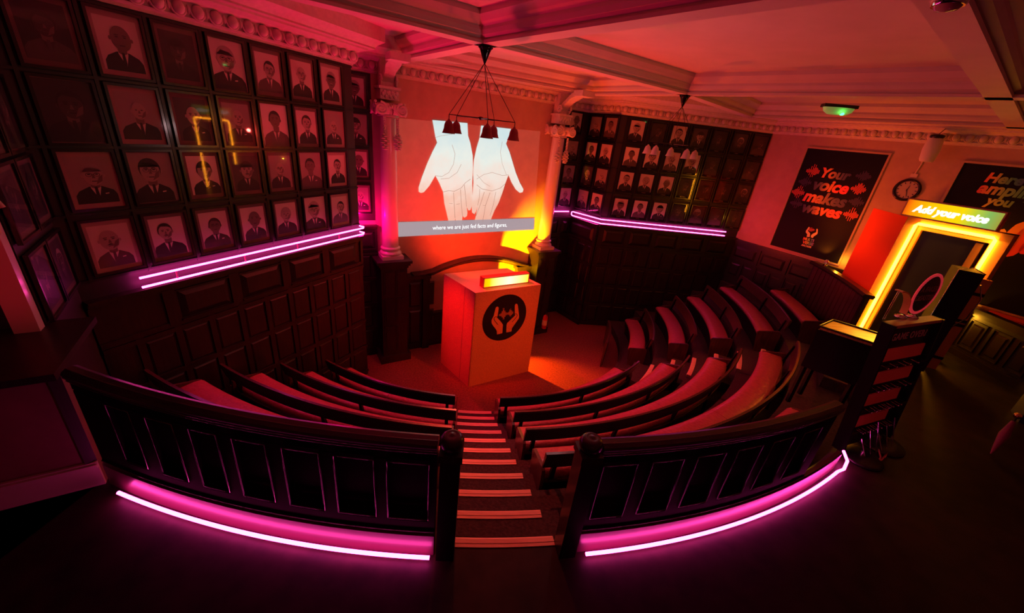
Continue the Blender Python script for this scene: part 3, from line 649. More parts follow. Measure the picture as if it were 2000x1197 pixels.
# ------------------------------------------------------------------ columns with pedestals and brackets
PC = Plane(56.5, -7.38)
def column(px, label, pedlabel, jx, side):
    u, z = PC.at(*px); p = PC.P(u, 0); zb = .22
    t = thing('ionic_column', label, 'column', (p.x, p.y, zb))
    t.rotation_euler = (0, 0, PI/2-rad(56.5))
    def Lp(mb, nm, m=M['colm']): return part(mb, nm, m, t, True)
    h = 2.36
    mb = MB(); mb.box((-.20, -.20, 0), (.20, .20, .07)); Lp(mb, 'square_base')
    mb = MB(); mb.lathe([(.17, .07), (.195, .075), (.205, .10), (.195, .125), (.172, .135), (.165, .155), (.170, .17), (.182, .18), (.185, .2), (.172, .215), (.155, .225)], n=32); Lp(mb, 'torus_base')
    mb = MB(); mb.lathe([(.152, .22), (.150, .6), (.146, 1.3), (.138, 2.0), (.130, 2.46)], n=36); Lp(mb, 'shaft')
    UP = .24; KC = 1.28
    mb = MB(); mb.lathe([(.13, 2.22), (.142, 2.235), (.13, 2.25), (.14, 2.27), (.155, 2.30), (.17, 2.34), (.17, 2.37)], n=28)
    for a in range(12):      # leaves round the bell
        c = Vector((.145*math.cos(a*PI/6), .145*math.sin(a*PI/6), 2.30)); mb.ell(c, (Vector((.03, 0, 0)), Vector((0, .03, 0)), Vector((0, 0, .05))), n=6, m=4)
    for sx in (-1, 1):
        for sy in (-1, 1):   # volutes on the corners
            for ax, pn in ((Vector((sx, 0, 0)), Vector((0, sy, 0))), (Vector((0, sy, 0)), Vector((sx, 0, 0)))):
                c = ax*.135+pn*.185+Vector((0, 0, 2.315)); pts = []
                for i in range(28):
                    a = i/27*2.2*2*PI+PI/2; r = .078*(1-i/31); pts.append(c+ax*r*math.cos(a)*1+Vector((0, 0, r*math.sin(a)))+pn*.012*i/27)
                mb.tube(pts, [.018*(1-i/45) for i in range(28)], 6)
                mb.loft([[c-pn*.16+ax*.066*math.cos(t_)+Vector((0, 0, .066*math.sin(t_))) for t_ in np.linspace(0, 2*PI, 15)[:-1]], [c-pn*.01+ax*.066*math.cos(t_)+Vector((0, 0, .066*math.sin(t_))) for t_ in np.linspace(0, 2*PI, 15)[:-1]]])
    for i in range(5): mb.ell((-.06+.03*i, -.19, 2.345-.012*abs(i-2)), (Vector((.02, 0, 0)), Vector((0, .02, 0)), Vector((0, 0, .025))), n=6, m=4)
    mb.hexa([(-.13, -.13, 2.365), (.13, -.13, 2.365), (.13, .13, 2.365), (-.13, .13, 2.365), (-.15, -.15, 2.39), (.15, -.15, 2.39), (.15, .15, 2.39), (-.15, .15, 2.39)])
    mb.v = [(x*KC, y*KC, (z-2.30)*1.25+2.33+UP) for x, y, z in mb.v]; Lp(mb, 'capital', M['trim'])
    mb = MB()
    for yy in (-.11, .11):    # hanging garlands
        for i in range(16):
            zz = 2.22-i*.032; rr = .016 if i < 8 else (.022+.030*math.sin((i-7)/9*PI))
            for q_ in range(3):
                a = q_*2.1+i; mb.ell((yy+rr*.8*math.cos(a), -.150-.01*i/16+rr*.5*math.sin(a)-.01, zz), (Vector((rr, 0, 0)), Vector((0, rr, 0)), Vector((0, 0, .017))), n=6, m=3)
    mb.v = [(x, y-.03, z+UP) for x, y, z in mb.v]; Lp(mb, 'garland', M['trim'])
    # block and carved lump above the capital
    mb = MB(); mb.box((-.14, -.13, 2.41), (.14, .13, 2.56)); mb.box((-.16, -.15, 2.56), (.16, .15, 2.60))
    for i in range(10):
        a = i*.63; mb.ell((-.1+.022*i, -.135, 2.485+.03*math.sin(i*2.2)), (Vector((.03, 0, 0)), Vector((0, .025, 0)), Vector((0, 0, .04))), n=6, m=3)
    mb.v = [(x*1.1, y*1.1, z+UP+.08) for x, y, z in mb.v]; Lp(mb, 'impost_block', M['trim'])
    # scrolled bracket rising to the beam
    j = Vector((jx[0], jx[1], 0)); a = Vector((p.x, p.y, 0)); d = (PC.n*PC.face).normalized(); w = PC.d*.10
    b = thing('ceiling_bracket', 'scrolled plaster bracket between the %s column and the ceiling beam' % side, 'bracket', (a.x, a.y, 3.16))
    rings = []
    for i in range(14):
        s_ = i/13; o_ = .10+.62*s_; zt = ZB+.0; zl = 3.12+.36*(s_**.75)+.04*math.sin(s_*PI); zl = min(zl, ZB-.07)
        wv = w*(1.0+.15*math.cos(s_*9))
        c = a+d*(o_-.15); rings.append([c-wv+Vector((0, 0, zl)), c+wv+Vector((0, 0, zl)), c+wv*.9+Vector((0, 0, zl+.09)), c-wv*.9+Vector((0, 0, zl+.09))])
    mb = MB(); mb.loft(rings, smooth=False); part(mb, 'scroll', M['trim'], b)
    mb = MB(); c = a+d*.62; 
    mb.hexa([(*(c+x*w*1.5+y*d*.14).xy, z) for z in (ZB-.09, ZB+.01) for x, y in ((-1, -1), (1, -1), (1, 1), (-1, 1))]); part(mb, 'abutment_block', M['trim'], b)
    mb = MB(); mb.hexa([(*(a+x*w*1.2+y*d*.12).xy, z) for z in (3.13, ZK+.2) for x, y in ((-1, -1.2), (1, -1.2), (1, .2), (-1, .2))])
    for sg in (-1, 1):
        pts = []; cc = a+d*.06+w*1.25*sg+Vector((0, 0, 3.22))
        for i in range(22):
            aa = i/21*2*2*PI; r = .085*(1-i/26); pts.append(cc+d*r*math.cos(aa)+Vector((0, 0, r*math.sin(aa))))
        mb.tube(pts, .018, 6)
    part(mb, 'volute_block', M['trim'], b)
    # pedestal
    g = thing('column_pedestal', pedlabel, 'pedestal', (p.x, p.y, ZP)); g.rotation_euler = t.rotation_euler
    def Gp(mb, nm): return part(mb, nm, M['dark'], g, True)
    H = zb-ZP
    mb = MB(); mb.box((-.25, -.25, .16), (.25, .24, H-.14)); Gp(mb, 'shaft')
    mb = MB(); mb.box((-.31, -.31, 0), (.31, .24, .16)); Gp(mb, 'plinth')
    mb = MB(); mb.box((-.27, -.27, H-.15), (.27, .24, H-.10)); mb.box((-.30, -.30, H-.10), (.30, .24, H-.05)); mb.box((-.33, -.33, H-.05), (.33, .24, H)); Gp(mb, 'cap_moulding')
    class Q:   # raised panels on the pedestal front
        pass
    mb = MB()
    for z0, z1 in ((.25, .85), (.92, 1.45), (1.52, H-.2)):
        for x0, x1 in ((-.21, -.02), (.02, .21)):
            mb.box((x0, -.262, z0), (x1, -.25, z1)); mb.box((x0+.03, -.272, z0+.03), (x1-.03, -.262, z1-.03))
    Gp(mb, 'front_panels')
    return p
column((763, 497), 'plaster column with scrolled capital left of the projection, lit magenta at its foot', 'tall dark wooden pedestal under the left column', J0, 'left')
column((1061, 474), 'plaster column with scrolled capital right of the projection, lit orange', 'tall dark wooden pedestal under the right column', J3, 'right')

# dado with ogee arch below the projection
mb = MB()
mb.pbox(PX, 1.72, 2.73, ZP, -.30, 0, .10); mb.pbox(PX, 1.70, 2.76, -.30, -.22, 0, .20)
mb.pbox(PX, 2.60, 2.75, ZP, -.25, 0, .16)
for i in range(3):
    mb.raised(PX, 2.02+.3*i, 2.27+.3*i, -.95, -.40, .10, .12, .03); mb.raised(PX, 2.02+.3*i, 2.27+.3*i, -1.85, -1.05, .10, .12, .03)
mb.pbox(PX, 2.75, 5.1, ZP, -1.18, 0, .08); mb.pbox(PX, 2.75, 5.1, -1.22, -1.16, 0, .12)
mb.pbox(PX, 4.95, 5.78, ZP, -.30, 0, .16); mb.pbox(PX, 4.9, 5.8, -.30, -.22, 0, .20)
struct(mb.build('trim_dado_screen', M['dark']))
mb = MB(); pts = []
for i in range(25):
    s_ = i/24; pts.append((2.45+.30+s_*2.35, -.26+.28*math.sin(s_*PI)**.8))
pts = [(2.38, -.25), (2.62, -.245)]+pts[1:-1]+[(5.2, -.25)]
mb.loft([[PX.P(u, z-.06, 0), PX.P(u, z-.06, .10), PX.P(u, z-.02, .14), PX.P(u, z+.03, .22), PX.P(u, z+.06, .22), PX.P(u, z+.06, 0)] for u, z in pts], smooth=False)
struct(mb.build('trim_dado_arch', M['dark']))

# ------------------------------------------------------------------ central box podium
fb = atz(914.5, 756, ZP); rb_ = atz(1031.5, 725, ZP); zt = .03
dd = (rb_-fb).normalized(); lb = atz(860.4, 707, ZP)
sd = (lb-fb); lb = fb+sd; bk = rb_+sd
fb2, rb2, lb2, bk2 = [Vector((v.x, v.y, 0)) for v in (fb, rb_, lb, bk)]
t = thing('display_box', 'large orange-lit chipboard box standing in the well, hand emblem on its front', 'display box', (fb.x, fb.y, ZP))
sdn = sd.normalized()
for nm_, (a_, b_, q_) in (('front_panel', (fb2, rb2, sdn)), ('side_panel', (fb2, lb2, dd)), ('back_panel', (lb2, bk2, -sdn))):
    mb = MB(); mb.hexa([(*v.xy, z) for z in (ZP, zt-.02) for v in (a_, b_, b_+q_*.02, a_+q_*.02)]); part(mb, nm_, M['chip'], t)
mb = MB(); mb.hexa([(*v.xy, z) for z in (zt-.02, zt) for v in (fb2, rb2, bk2, lb2)]); part(mb, 'top_panel', M['chip'], t)
nrmf = Vector((dd.y, -dd.x, 0)); 
if nrmf.dot(-fb2) < 0: nrmf = -nrmf
class FPl:       # front face frame of the box
    def P(s, u, z, o=0): return fb2+dd*u+nrmf*o+Vector((0, 0, z))
FPp = FPl()
def fpx(px, py):
    n = np.array(nrmf); r = ray(px, py); q = r*((n@np.array([fb2.x, fb2.y, 0.]))/(n@r)); v = Vector((q[0], q[1], 0)); return (v-fb2).dot(dd), q[2]+HC
corner = [fpx(920+x/8.554, 550+y/8.554) for x, y in ((565, 605), (215, 700), (915, 500), (660, 198), (480, 1008))]
cu, cz = corner[0]; cr = .5*(abs(corner[2][0]-corner[1][0])+abs(corner[3][1]-corner[4][1]))/2
mb = MB(); mb.poly([FPp.P(cu+cr*math.cos(a), cz+cr*math.sin(a), .002) for a in np.linspace(0, 2*PI, 49)[:-1]], nrmf*.003); part(mb, 'round_emblem', M['black'], t)
def emb(ptsz, z=.006, fr=fpx): return [FPp.P(*fr(920+x/8.554, 550+y/8.554), z) for x, y in ptsz]
hands = [[(430, 880), (520, 858), (530, 715), (495, 665), (430, 595), (440, 570), (460, 440), (452, 420), (432, 415), (410, 432), (375, 570), (340, 640), (340, 690), (370, 740), (410, 790), (428, 820)],
         [(585, 848), (672, 828), (680, 775), (740, 690), (795, 610), (800, 580), (780, 400), (770, 372), (745, 368), (728, 390), (728, 540), (735, 560), (600, 690), (590, 720)]]
mb = MB()
for h_ in hands: mb.poly(emb(h_), nrmf*.002)
for i in range(26):
    x = 465+i*9.2; k = i/25
    hgt = (18+85*math.exp(-((i-8)/3.2)**2)+55*math.exp(-((i-20.5)/2.6)**2))*(1.15 if i % 2 else .75); yc = 560-i*1.7
    mb.poly(emb([(x, yc+hgt*.75), (x+4.5, yc+hgt*.75), (x+4.5, yc-hgt), (x, yc-hgt)]), nrmf*.002)
part(mb, 'hands_and_soundwave_emblem', M['chip'], t)
mb = MB()
for ln in ([(445, 712), (385, 640), (380, 605), (400, 585), (430, 585), (500, 655), (535, 700)], [(680, 672), (755, 590), (768, 560), (755, 530), (730, 535), (600, 660), (575, 700)]):
    mb.tube(emb(ln, .009), .0055, 6)
part(mb, 'thumb_outline', M['black'], t)
mb = MB()     # panel seam on the left side
for s_ in (.30,):
    p0 = fb2+sd*s_; n2 = Vector((sd.y, -sd.x, 0)).normalized(); n2 = n2 if n2.dot(dd) < 0 else -n2
    mb.poly([p0+n2*.001+Vector((0, 0, ZP+.02)), p0+sd*.006+n2*.001+Vector((0, 0, ZP+.02)), p0+sd*.006+n2*.001+Vector((0, 0, zt-.02)), p0+n2*.001+Vector((0, 0, zt-.02))], n2*.001)
part(mb, 'side_seam', M['black'], t)
# light box sign on top
sgl = ramp_mat('lightbox_face', [(0, (.9, .35, .0)), (.12, (.95, .55, .0)), (.32, (1, .85, .30)), (.55, (1, .95, .55)), (.8, (1, .85, .25)), (1, (.95, .6, .02))], 'X', emit=1.5)
w_ = (rb2-fb2).length
bx = fb2+dd*(w_*.16)-nrmf*(.17); t2 = thing('light_box_sign', 'glowing yellow light box lying on top of the orange box', 'illuminated sign', (bx.x, bx.y, zt)); t2.rotation_euler = (0, 0, math.atan2(dd.y, dd.x))
mb = MB(); mb.box((0, -.01, 0), (1.02, .12, .20)); part(mb, 'housing', M['redp'], t2, True)
mb = MB(); mb.box((.02, -.016, .018), (1.0, -.01, .182)); part(mb, 'glowing_face', sgl, t2, True)
mb = MB()
for a, b in (((0, -.02, 0), (1.02, -.012, .018)), ((0, -.02, .182), (1.02, -.012, .2)), ((0, -.02, 0), (.02, -.012, .2)), ((1.0, -.02, 0), (1.02, -.012, .2))): mb.box(a, b)
part(mb, 'edge_frame', mat('sign_edge', (.7, .3, .2), .3), t2, True)
mb = MB(); c = bx+dd*.9-nrmf*.35; mb.box((-.08, -.06, 0), (.12, .06, .05)); mb.box((-.02, -.02, .05), (.05, .02, .06)); o = mb.build('junction_box', M['black']); o.location = (c.x, c.y, zt); o.rotation_euler = (0, 0, math.atan2(dd.y, dd.x)); tag(o, 'small black box behind the light box sign on the orange box', 'device')

# ------------------------------------------------------------------ projection on the wall
t = thing('projected_picture', 'picture of two open hands projected on the wall between the columns', 'projection', PX.P(3.5, .6, .01))
def sp(l, o): return [PX.P(*PX.at(700+x/2.494, 80+y/2.494), o) for x, y in l]
mb = MB(); mb.poly(sp([(190, 375), (885, 440), (853, 918), (187, 953)], .004), PX.n*PX.face*.001); part(mb, 'picture_field', thin_glow('projected_field', (1, .22, .16), .045, .97), t)
hm = ramp_mat('projected_skin', [(0, (.92, .48, .36)), (.28, (.95, .60, .47)), (.46, (.97, .80, .70)), (.7, (.86, .93, .86)), (1, (.66, .84, .86))], 'Z', emit=.92)
L1 = [(360, 385), (375, 470), (383, 495), (360, 540), (335, 595), (310, 660), (293, 712), (293, 733), (303, 740), (318, 736), (345, 705), (374, 655), (393, 690), (412, 735), (418, 790), (432, 850), (441, 890), (449, 903), (462, 903), (469, 890), (470, 862), (478, 890), (488, 908), (499, 904), (504, 880), (506, 852), (516, 860), (528, 852), (530, 836), (526, 806), (534, 824), (544, 824), (550, 808), (555, 760), (553, 690), (557, 620), (556, 560), (545, 500), (533, 460), (530, 400)]
R1_ = [(597, 412), (590, 470), (575, 520), (562, 580), (558, 640), (560, 690), (556, 740), (551, 800), (553, 835), (564, 843), (572, 830), (580, 800), (572, 850), (565, 880), (572, 912), (585, 918), (596, 905), (604, 880), (610, 912), (622, 914), (634, 895), (648, 860), (662, 825), (682, 788), (700, 740), (714, 695), (730, 652), (745, 688), (765, 722), (785, 739), (799, 736), (803, 722), (785, 690), (765, 640), (750, 590), (735, 540), (718, 500), (733, 460), (742, 428)]
nt = hm.node_tree; rr_ = [n for n in nt.nodes if n.type == 'VALTORGB'][0]; sx_ = rr_.inputs[0].links[0].from_socket
nz = nt.nodes.new('ShaderNodeTexNoise'); nz.inputs['Scale'].default_value = 3.2; nz.inputs['Detail'].default_value = 3; tcn = nt.nodes.new('ShaderNodeTexCoord'); nt.links.new(tcn.outputs['Object'], nz.inputs['Vector'])
mx = nt.nodes.new('ShaderNodeMath'); mx.operation = 'MULTIPLY_ADD'; mx.inputs[1].default_value = .5; nt.links.new(nz.outputs['Fac'], mx.inputs[0]); sb = nt.nodes.new('ShaderNodeMath'); sb.operation = 'SUBTRACT'; sb.inputs[1].default_value = .25
nt.links.new(sx_, sb.inputs[0]); nt.links.new(sb.outputs[0], mx.inputs[2]); nt.links.new(mx.outputs[0], rr_.inputs[0])
for h_ in (L1, R1_):
    mb = MB(); mb.poly(sp(h_, .008), PX.n*PX.face*.002); part(mb, 'open_hand', hm, t)
crm = emis('projected_crease', (.66, .33, .24), .7); crs = emis('projected_soft_shade', (.86, .72, .60), .95)
mb = MB()
for ln, w in (([(412, 735), (440, 728), (465, 732), (500, 715), (520, 690), (545, 672)], 2), ([(470, 862), (466, 800), (462, 738)], 2.2), ([(506, 852), (500, 790), (496, 722)], 2.2), ([(526, 806), (520, 750), (515, 700)], 2.2),
              ([(374, 655), (405, 660), (440, 640), (462, 600), (470, 550), (455, 505)], 1.6), ([(400, 672), (440, 668), (480, 640), (500, 600)], 1.6), ([(440, 790), (458, 792)], 1.5), ([(475, 795), (494, 792)], 1.5),
              ([(375, 470), (400, 462), (430, 458), (470, 450)], 1.2), ([(714, 695), (690, 716), (650, 730), (600, 720), (575, 700)], 2), ([(604, 880), (618, 800), (640, 738)], 2.2), ([(572, 850), (595, 790), (612, 735)], 2.2), ([(580, 800), (588, 760), (590, 720)], 2), ([(640, 850), (655, 800), (668, 735)], 1.8),
              ([(730, 652), (700, 655), (650, 640), (610, 650), (575, 672)], 1.6), ([(575, 650), (610, 690), (640, 708)], 1.4), ([(720, 652), (700, 600), (690, 540), (700, 490)], 1.3), ([(605, 800), (618, 802)], 1.4)):
    P3 = sp(ln, .0115); 
    mb.tube(P3, w*.0021, 5)
part(mb, 'hand_creases', crm, t)
mb = MB(); mb.poly(sp([(187, 882), (856, 862), (853, 918), (187, 953)], .013), PX.n*PX.face*.001); part(mb, 'caption_bar', thin_glow('caption_grey', (.50, .40, .44), .62, .25), t)
(ua, za), (ub, zb_) = PX.at(700+360/2.494, 80+910/2.494), PX.at(700+722/2.494, 80+895/2.494)
tv, tf = text_mesh('where we are just fed facts and figures,', .1)
xs = [v[0] for v in tv]; sx = (ub-ua)/(max(xs)-min(xs)); slope = (zb_-za)/(ub-ua); mb = MB()
mb.add([PX.P((ua+ub)/2+(x-(max(xs)+min(xs))/2)*sx, (za+zb_)/2+y*1.25+slope*(x)*sx, .017+zz*.5) for x, y, zz in tv], tf); part(mb, 'caption_text', emis('caption_white', (1, 1, 1), 1.3), t)
mb = MB(); mb.poly(sp([(186, 376), (190, 376), (190, 956), (186, 956)], .02), PX.n*PX.face*.004); o = mb.build('cable', M['colm']); tag(o, 'thin pale cable hanging down beside the left column at the edge of the projection', 'cable')

# ------------------------------------------------------------------ posters
def fr_rect(pl, u0, u1, z0, z1, w, o0, o1, mi=0, mb=None):
    mb = mb or MB()
    mb.pbox(pl, u0-w, u1+w, z0-w, z0, o0, o1); mb.pbox(pl, u0-w, u1+w, z1, z1+w, o0, o1); mb.pbox(pl, u0-w, u0, z0, z1, o0, o1); mb.pbox(pl, u1, u1+w, z0, z1, o0, o1); return mb
def rb_mat(nm, stops, pl, e=.0):     # rainbow print across a word: colour runs along the word
    return ramp_mat(nm, stops, 'Y', 0, .5)
rain1 = [(0, (.05, .04, .14)), (.35, (.12, .10, .16)), (.55, (.45, .35, .08)), (.75, (.85, .25, .05)), (1, (.9, .06, .08))]
rain2 = [(0, (.9, .06, .08)), (.3, (.85, .3, .06)), (.5, (.4, .4, .12)), (.72, (.10, .12, .14)), (1, (.06, .03, .12))]
# generated Y on right wall runs opposite to reading direction: u decreases as reading goes right, y falls
t = thing('wall_poster', 'tall framed dark poster reading Your voice makes waves', 'poster', PW.P(4.24, 1.97, .02))
pu0, pu1, pz0, pz1 = 3.50, 4.95, .88, 3.07
mb = MB(); mb.pbox(PW, pu0, pu1, pz0, pz1, .01, .018); part(mb, 'print', M['paperd'], t)
part(fr_rect(PW, pu0, pu1, pz0, pz1, .032, 0, .04), 'frame', M['plaster'], t)
def wave(pl, u, z, s, flip, n=14, seed=1):
    rnd = random.Random(seed); mb = MB()
    for i in range(n):
        h = s*(.15+.85*abs(math.sin(i*1.7+seed))*math.exp(-((i-n/2)/(n*.3))**2)); uu = u-flip*i*.019
        mb.pbox(pl, uu-.005, uu+.005, z-h*.8, z+h, .02, .023)
    return mb
def w_at(px, py): return PW.at(px, py)
def wordW(txt, pa, pb, size, ramp, nm, parent):
    (ua, za), (ub, zb2) = w_at(*pa), w_at(*pb)
    v, f = text_mesh(txt, size, .012, .18)
    xs = [a[0] for a in v]; sx = abs(ub-ua)/(max(xs)-min(xs)); mb = MB(); cx = (max(xs)+min(xs))/2
    mb.add([PW.P((ua+ub)/2-(x-cx)*sx, (za+zb2)/2+y*sx, .022+zz) for x, y, zz in v], f)
    return part(mb, nm, ramp, parent)
rm_a = ramp_mat('rainbow_print_fading', [(0, (.05, .03, .10)), (.25, (.10, .08, .14)), (.5, (.35, .22, .10)), (.75, (.9, .35, .06)), (1, (.9, .08, .09))], 'Y')
rm_b = ramp_mat('rainbow_print_rising', [(0, (.9, .06, .08)), (.3, (.9, .12, .07)), (.55, (.75, .32, .06)), (.8, (.14, .12, .14)), (1, (.05, .03, .11))], 'Y')
z4 = lambda x, y: (1480+x/3.627, 230+y/3.627)
wordW('Your', z4(452, 392), z4(665, 415), .3, rm_a, 'lettering', t)
wordW('voice', z4(395, 478), z4(652, 500), .3, rm_b, 'lettering', t)
wordW('makes', z4(330, 555), z4(635, 600), .3, rm_a, 'lettering', t)
wordW('waves', z4(315, 642), z4(603, 672), .3, rm_b, 'lettering', t)
wm = mat('print_pink', (.85, .12, .10), .5)
wmd = mat('print_purple', (.07, .04, .14), .5)
for i, (p, s_, m_) in enumerate(((z4(350, 375), .16, wm), (z4(248, 522), .16, wm), (z4(665, 500), .16, wm), (z4(612, 680), .16, wm), (z4(295, 450), .13, wmd), (z4(700, 410), .13, wmd), (z4(235, 600), .13, wmd), (z4(650, 590), .13, wmd))):
    u, z = w_at(*p); part(wave(PW, u, z, s_, 1, seed=i+1), 'soundwave_print', m_, t)
# small logo: two hands over lettering
z8 = lambda x, y: (1550+x/8.552, 420+y/8.552)
def wp(l, o=.02): return [PW.P(*w_at(*z8(x, y)), o) for x, y in l]
cream = mat('print_cream', (.9, .72, .35), .5)
mb = MB()
for l in ([(225, 362), (275, 366), (283, 320), (280, 300), (245, 262), (255, 250), (278, 210), (272, 198), (258, 200), (215, 260), (210, 285), (235, 320)], [(295, 372), (330, 383), (340, 360), (400, 320), (410, 300), (412, 240), (405, 228), (390, 232), (385, 285), (330, 310), (300, 335)]):
    mb.poly(wp(l), PW.n*PW.face*.002)
part(mb, 'hands_emblem', cream, t)
mb = MB()
for i in range(11):
    x = 262+i*9; h = 12+38*abs(math.sin(i*1.3))*math.exp(-((i-4)/4)**2); mb.poly(wp([(x, 250+h*.6), (x+5, 250+h*.6), (x+5, 250-h), (x, 250-h)], .021), PW.n*PW.face*.002)
part(mb, 'soundwave_print', wm, t)
def small_word(txt, a, b, m_, par, size=.12, sh=0):
    (ua, za), (ub, zb2) = w_at(*z8(*a)), w_at(*z8(*b)); v, f = text_mesh(txt, size, .006, sh); xs = [q[0] for q in v]; s_ = abs(ub-ua)/(max(xs)-min(xs)); cx = (max(xs)+min(xs))/2; mb = MB()
    mb.add([PW.P((ua+ub)/2-(x-cx)*s_, (za+zb2)/2+y*s_, .022+zz) for x, y, zz in v], f); part(mb, 'lettering', m_, par)
rm_c = ramp_mat('rainbow_small', [(0, (.35, .1, .5)), (.2, (.15, .25, .6)), (.4, (.2, .5, .2)), (.6, (.75, .6, .1)), (.8, (.9, .3, .05)), (1, (.9, .05, .05))], 'Y')
small_word('MULTI', (165, 398), (350, 425), rm_c, t); small_word('VERSE', (152, 455), (340, 485), rm_c, t); small_word('ARCADE', (135, 500), (303, 535), cream, t)
# second poster
t = thing('wall_poster', 'large framed dark poster at the right edge reading Here amplify you, above the glowing doorway', 'poster', PW.P(.9, 1.97, .02))
mb = MB(); mb.pbox(PW, -.6, 2.45, .88, 3.05, .01, .018); part(mb, 'print', M['paperd'], t)
part(fr_rect(PW, -.6, 2.45, .88, 3.05, .032, 0, .04), 'frame', M['plaster'], t)
rm_d = ramp_mat('rainbow_wide', [(0, (.06, .08, .3)), (.3, (.10, .35, .15)), (.6, (.35, .5, .1)), (.8, (.85, .35, .05)), (1, (.9, .07, .06))], 'Y')
wordW('Here', z4(1620, 425), z4(1895, 452), .3, rm_d, 'lettering', t)
wordW('amplify', z4(1562, 505), z4(2040, 540), .3, rm_d, 'lettering', t)
wordW('you', z4(1608, 592), z4(1820, 600), .3, ramp_mat('rainbow_you', [(0, (.15, .35, .12)), (.5, (.4, .5, .1)), (1, (.85, .6, .1))], 'Y'), 'lettering', t)
zc = lambda x, y: (1740+x/3.42, 370+y/3.42)
def petal(a, b, w, n=12):     # rounded elongated finger between two pixels
    a, b = Vector(w_at(*a)).to_3d() if False else Vector((*w_at(*a), 0)), Vector((*w_at(*b), 0)); d = (b-a); L = d.length; d.normalize(); n_ = Vector((-d.y, d.x, 0)); pts = []
    for i in range(2*n):
        s_ = i/n if i < n else 2-i/n; ww = w*math.sin(max(.0, min(1, s_))*PI)**.45*.5*(1 if i < n else -1); q = a+d*L*s_+n_*ww; pts.append(PW.P(q.x, q.y, .02))
    return pts
for a, b, w, c, nm in (((760, 262), (668, 395), .13, (.9, .55, .05), 'y'), ((890, 215), (665, 505), .19, (.92, .35, .04), 'o'), ((980, 220), (775, 450), .19, (.9, .07, .03), 'r'), ((1000, 330), (865, 430), .16, (.9, .04, .08), 'p')):
    mb = MB(); mb.poly(petal(zc(*a), zc(*b), w), PW.n*PW.face*.003); part(mb, 'printed_finger', mat('print_finger_'+nm, c, .5, emit=None), t)

# wall clock
u, z = PW.at(1772, 371); t = thing('wall_clock', 'round dark-rimmed clock on the plaster wall above the doorway sign', 'clock', PW.P(u, z, .0))
def disc(pl, u, z, r, o0, o1, mb=None, n=40, ri=0):
    mb = mb or MB(); n_ = n
    if ri == 0: mb.poly([pl.P(u+r*math.cos(a), z+r*math.sin(a), o0) for a in np.linspace(0, 2*PI, n+1)[:-1]], pl.n*pl.face*(o1-o0))
    else: mb.loft([[pl.P(u+q*math.cos(a), z+q*math.sin(a), o) for q, o in ((r, o0), (r, o1*.8), ((r+ri)/2, o1), (ri, o1*.7), (ri, o0))] for a in np.linspace(0, 2*PI, n+1)])
    return mb
part(disc(PW, u, z, .165, .005, .02), 'clock_face', mat('clock_face', (.45, .36, .28), .4), t)
part(disc(PW, u, z, .20, 0, .05, ri=.155), 'rim', mat('clock_rim', (.03, .02, .02), .2, .5), t)
mb = MB()
for i in range(12):
    a = i*PI/6; mb.poly([PW.P(u+q*math.cos(a+da), z+q*math.sin(a+da), .021) for q, da in ((.115, -.05), (.145, -.05), (.145, .05), (.115, .05))], PW.n*PW.face*.001)
part(mb, 'numerals', M['black'], t)
for a, L, nm in ((PI/2+.2, .08, 'hour_hand'), (-PI/2-.3, .12, 'minute_hand')):
    mb = MB(); mb.poly([PW.P(u+x*math.cos(a)-y*math.sin(a), z+x*math.sin(a)+y*math.cos(a), .024) for x, y in ((-.02, -.006), (L, -.003), (L, .003), (-.02, .006))], PW.n*PW.face*.001); part(mb, nm, M['black'], t)

# white tapered loudspeaker hung near the cornice
u, z = PW.at(1818, 293, .35); t = thing('wall_loudspeaker', 'white tapered loudspeaker mounted below the cornice above the clock', 'loudspeaker', PW.P(u, z, .35))
uT, zT = PW.at(1830, 268, .35); uB, zB = PW.at(1808, 316, .35)
rings = []
for s_, w, o in ((0, .075, .07), (.15, .11, .10), (.5, .12, .11), (.9, .105, .09), (1, .085, .08)):
    c = PW.P(uT+(uB-uT)*s_, zT+(zB-zT)*s_, .35); rings.append([c+PW.d*w*math.cos(a)+PW.n*o*math.sin(a) for a in np.linspace(0, 2*PI, 17)[:-1]])
mb = MB(); mb.loft(rings); part(mb, 'cabinet', M['white'], t)
mb = MB(); c = PW.P(uT, zT, .35); mb.lathe([(.08, -.02), (.095, 0), (.095, .03), (.06, .045)], c, 16); part(mb, 'black_cap', M['black'], t)
mb = MB(); mb.tube([PW.P(uT, zT+.04, .35), PW.P(uT-.02, ZK+.2, .25), PW.P(uT-.02, ZB, .2)], .006, 6); mb.tube([PW.P(uT, zT, .35), PW.P(uT, zT+.02, .02)], .012, 6); part(mb, 'cord_and_arm', M['black'], t)
u1_, z1_ = PW.at(1800, 322); u2_, z2_ = PW.at(1786, 343); mb = MB(); mb.tube([PW.P(u1_, z1_+.1, .03), PW.P(u1_, z1_, .02), PW.P(u2_, z2_, .02)], .012, 6); mb.pbox(PW, u2_-.05, u2_+.05, z2_-.03, z2_+.03, 0, .03); o = mb.build('cable_conduit', M['trim']); tag(o, 'short painted cable conduit on the wall between the loudspeaker and the clock', 'conduit')

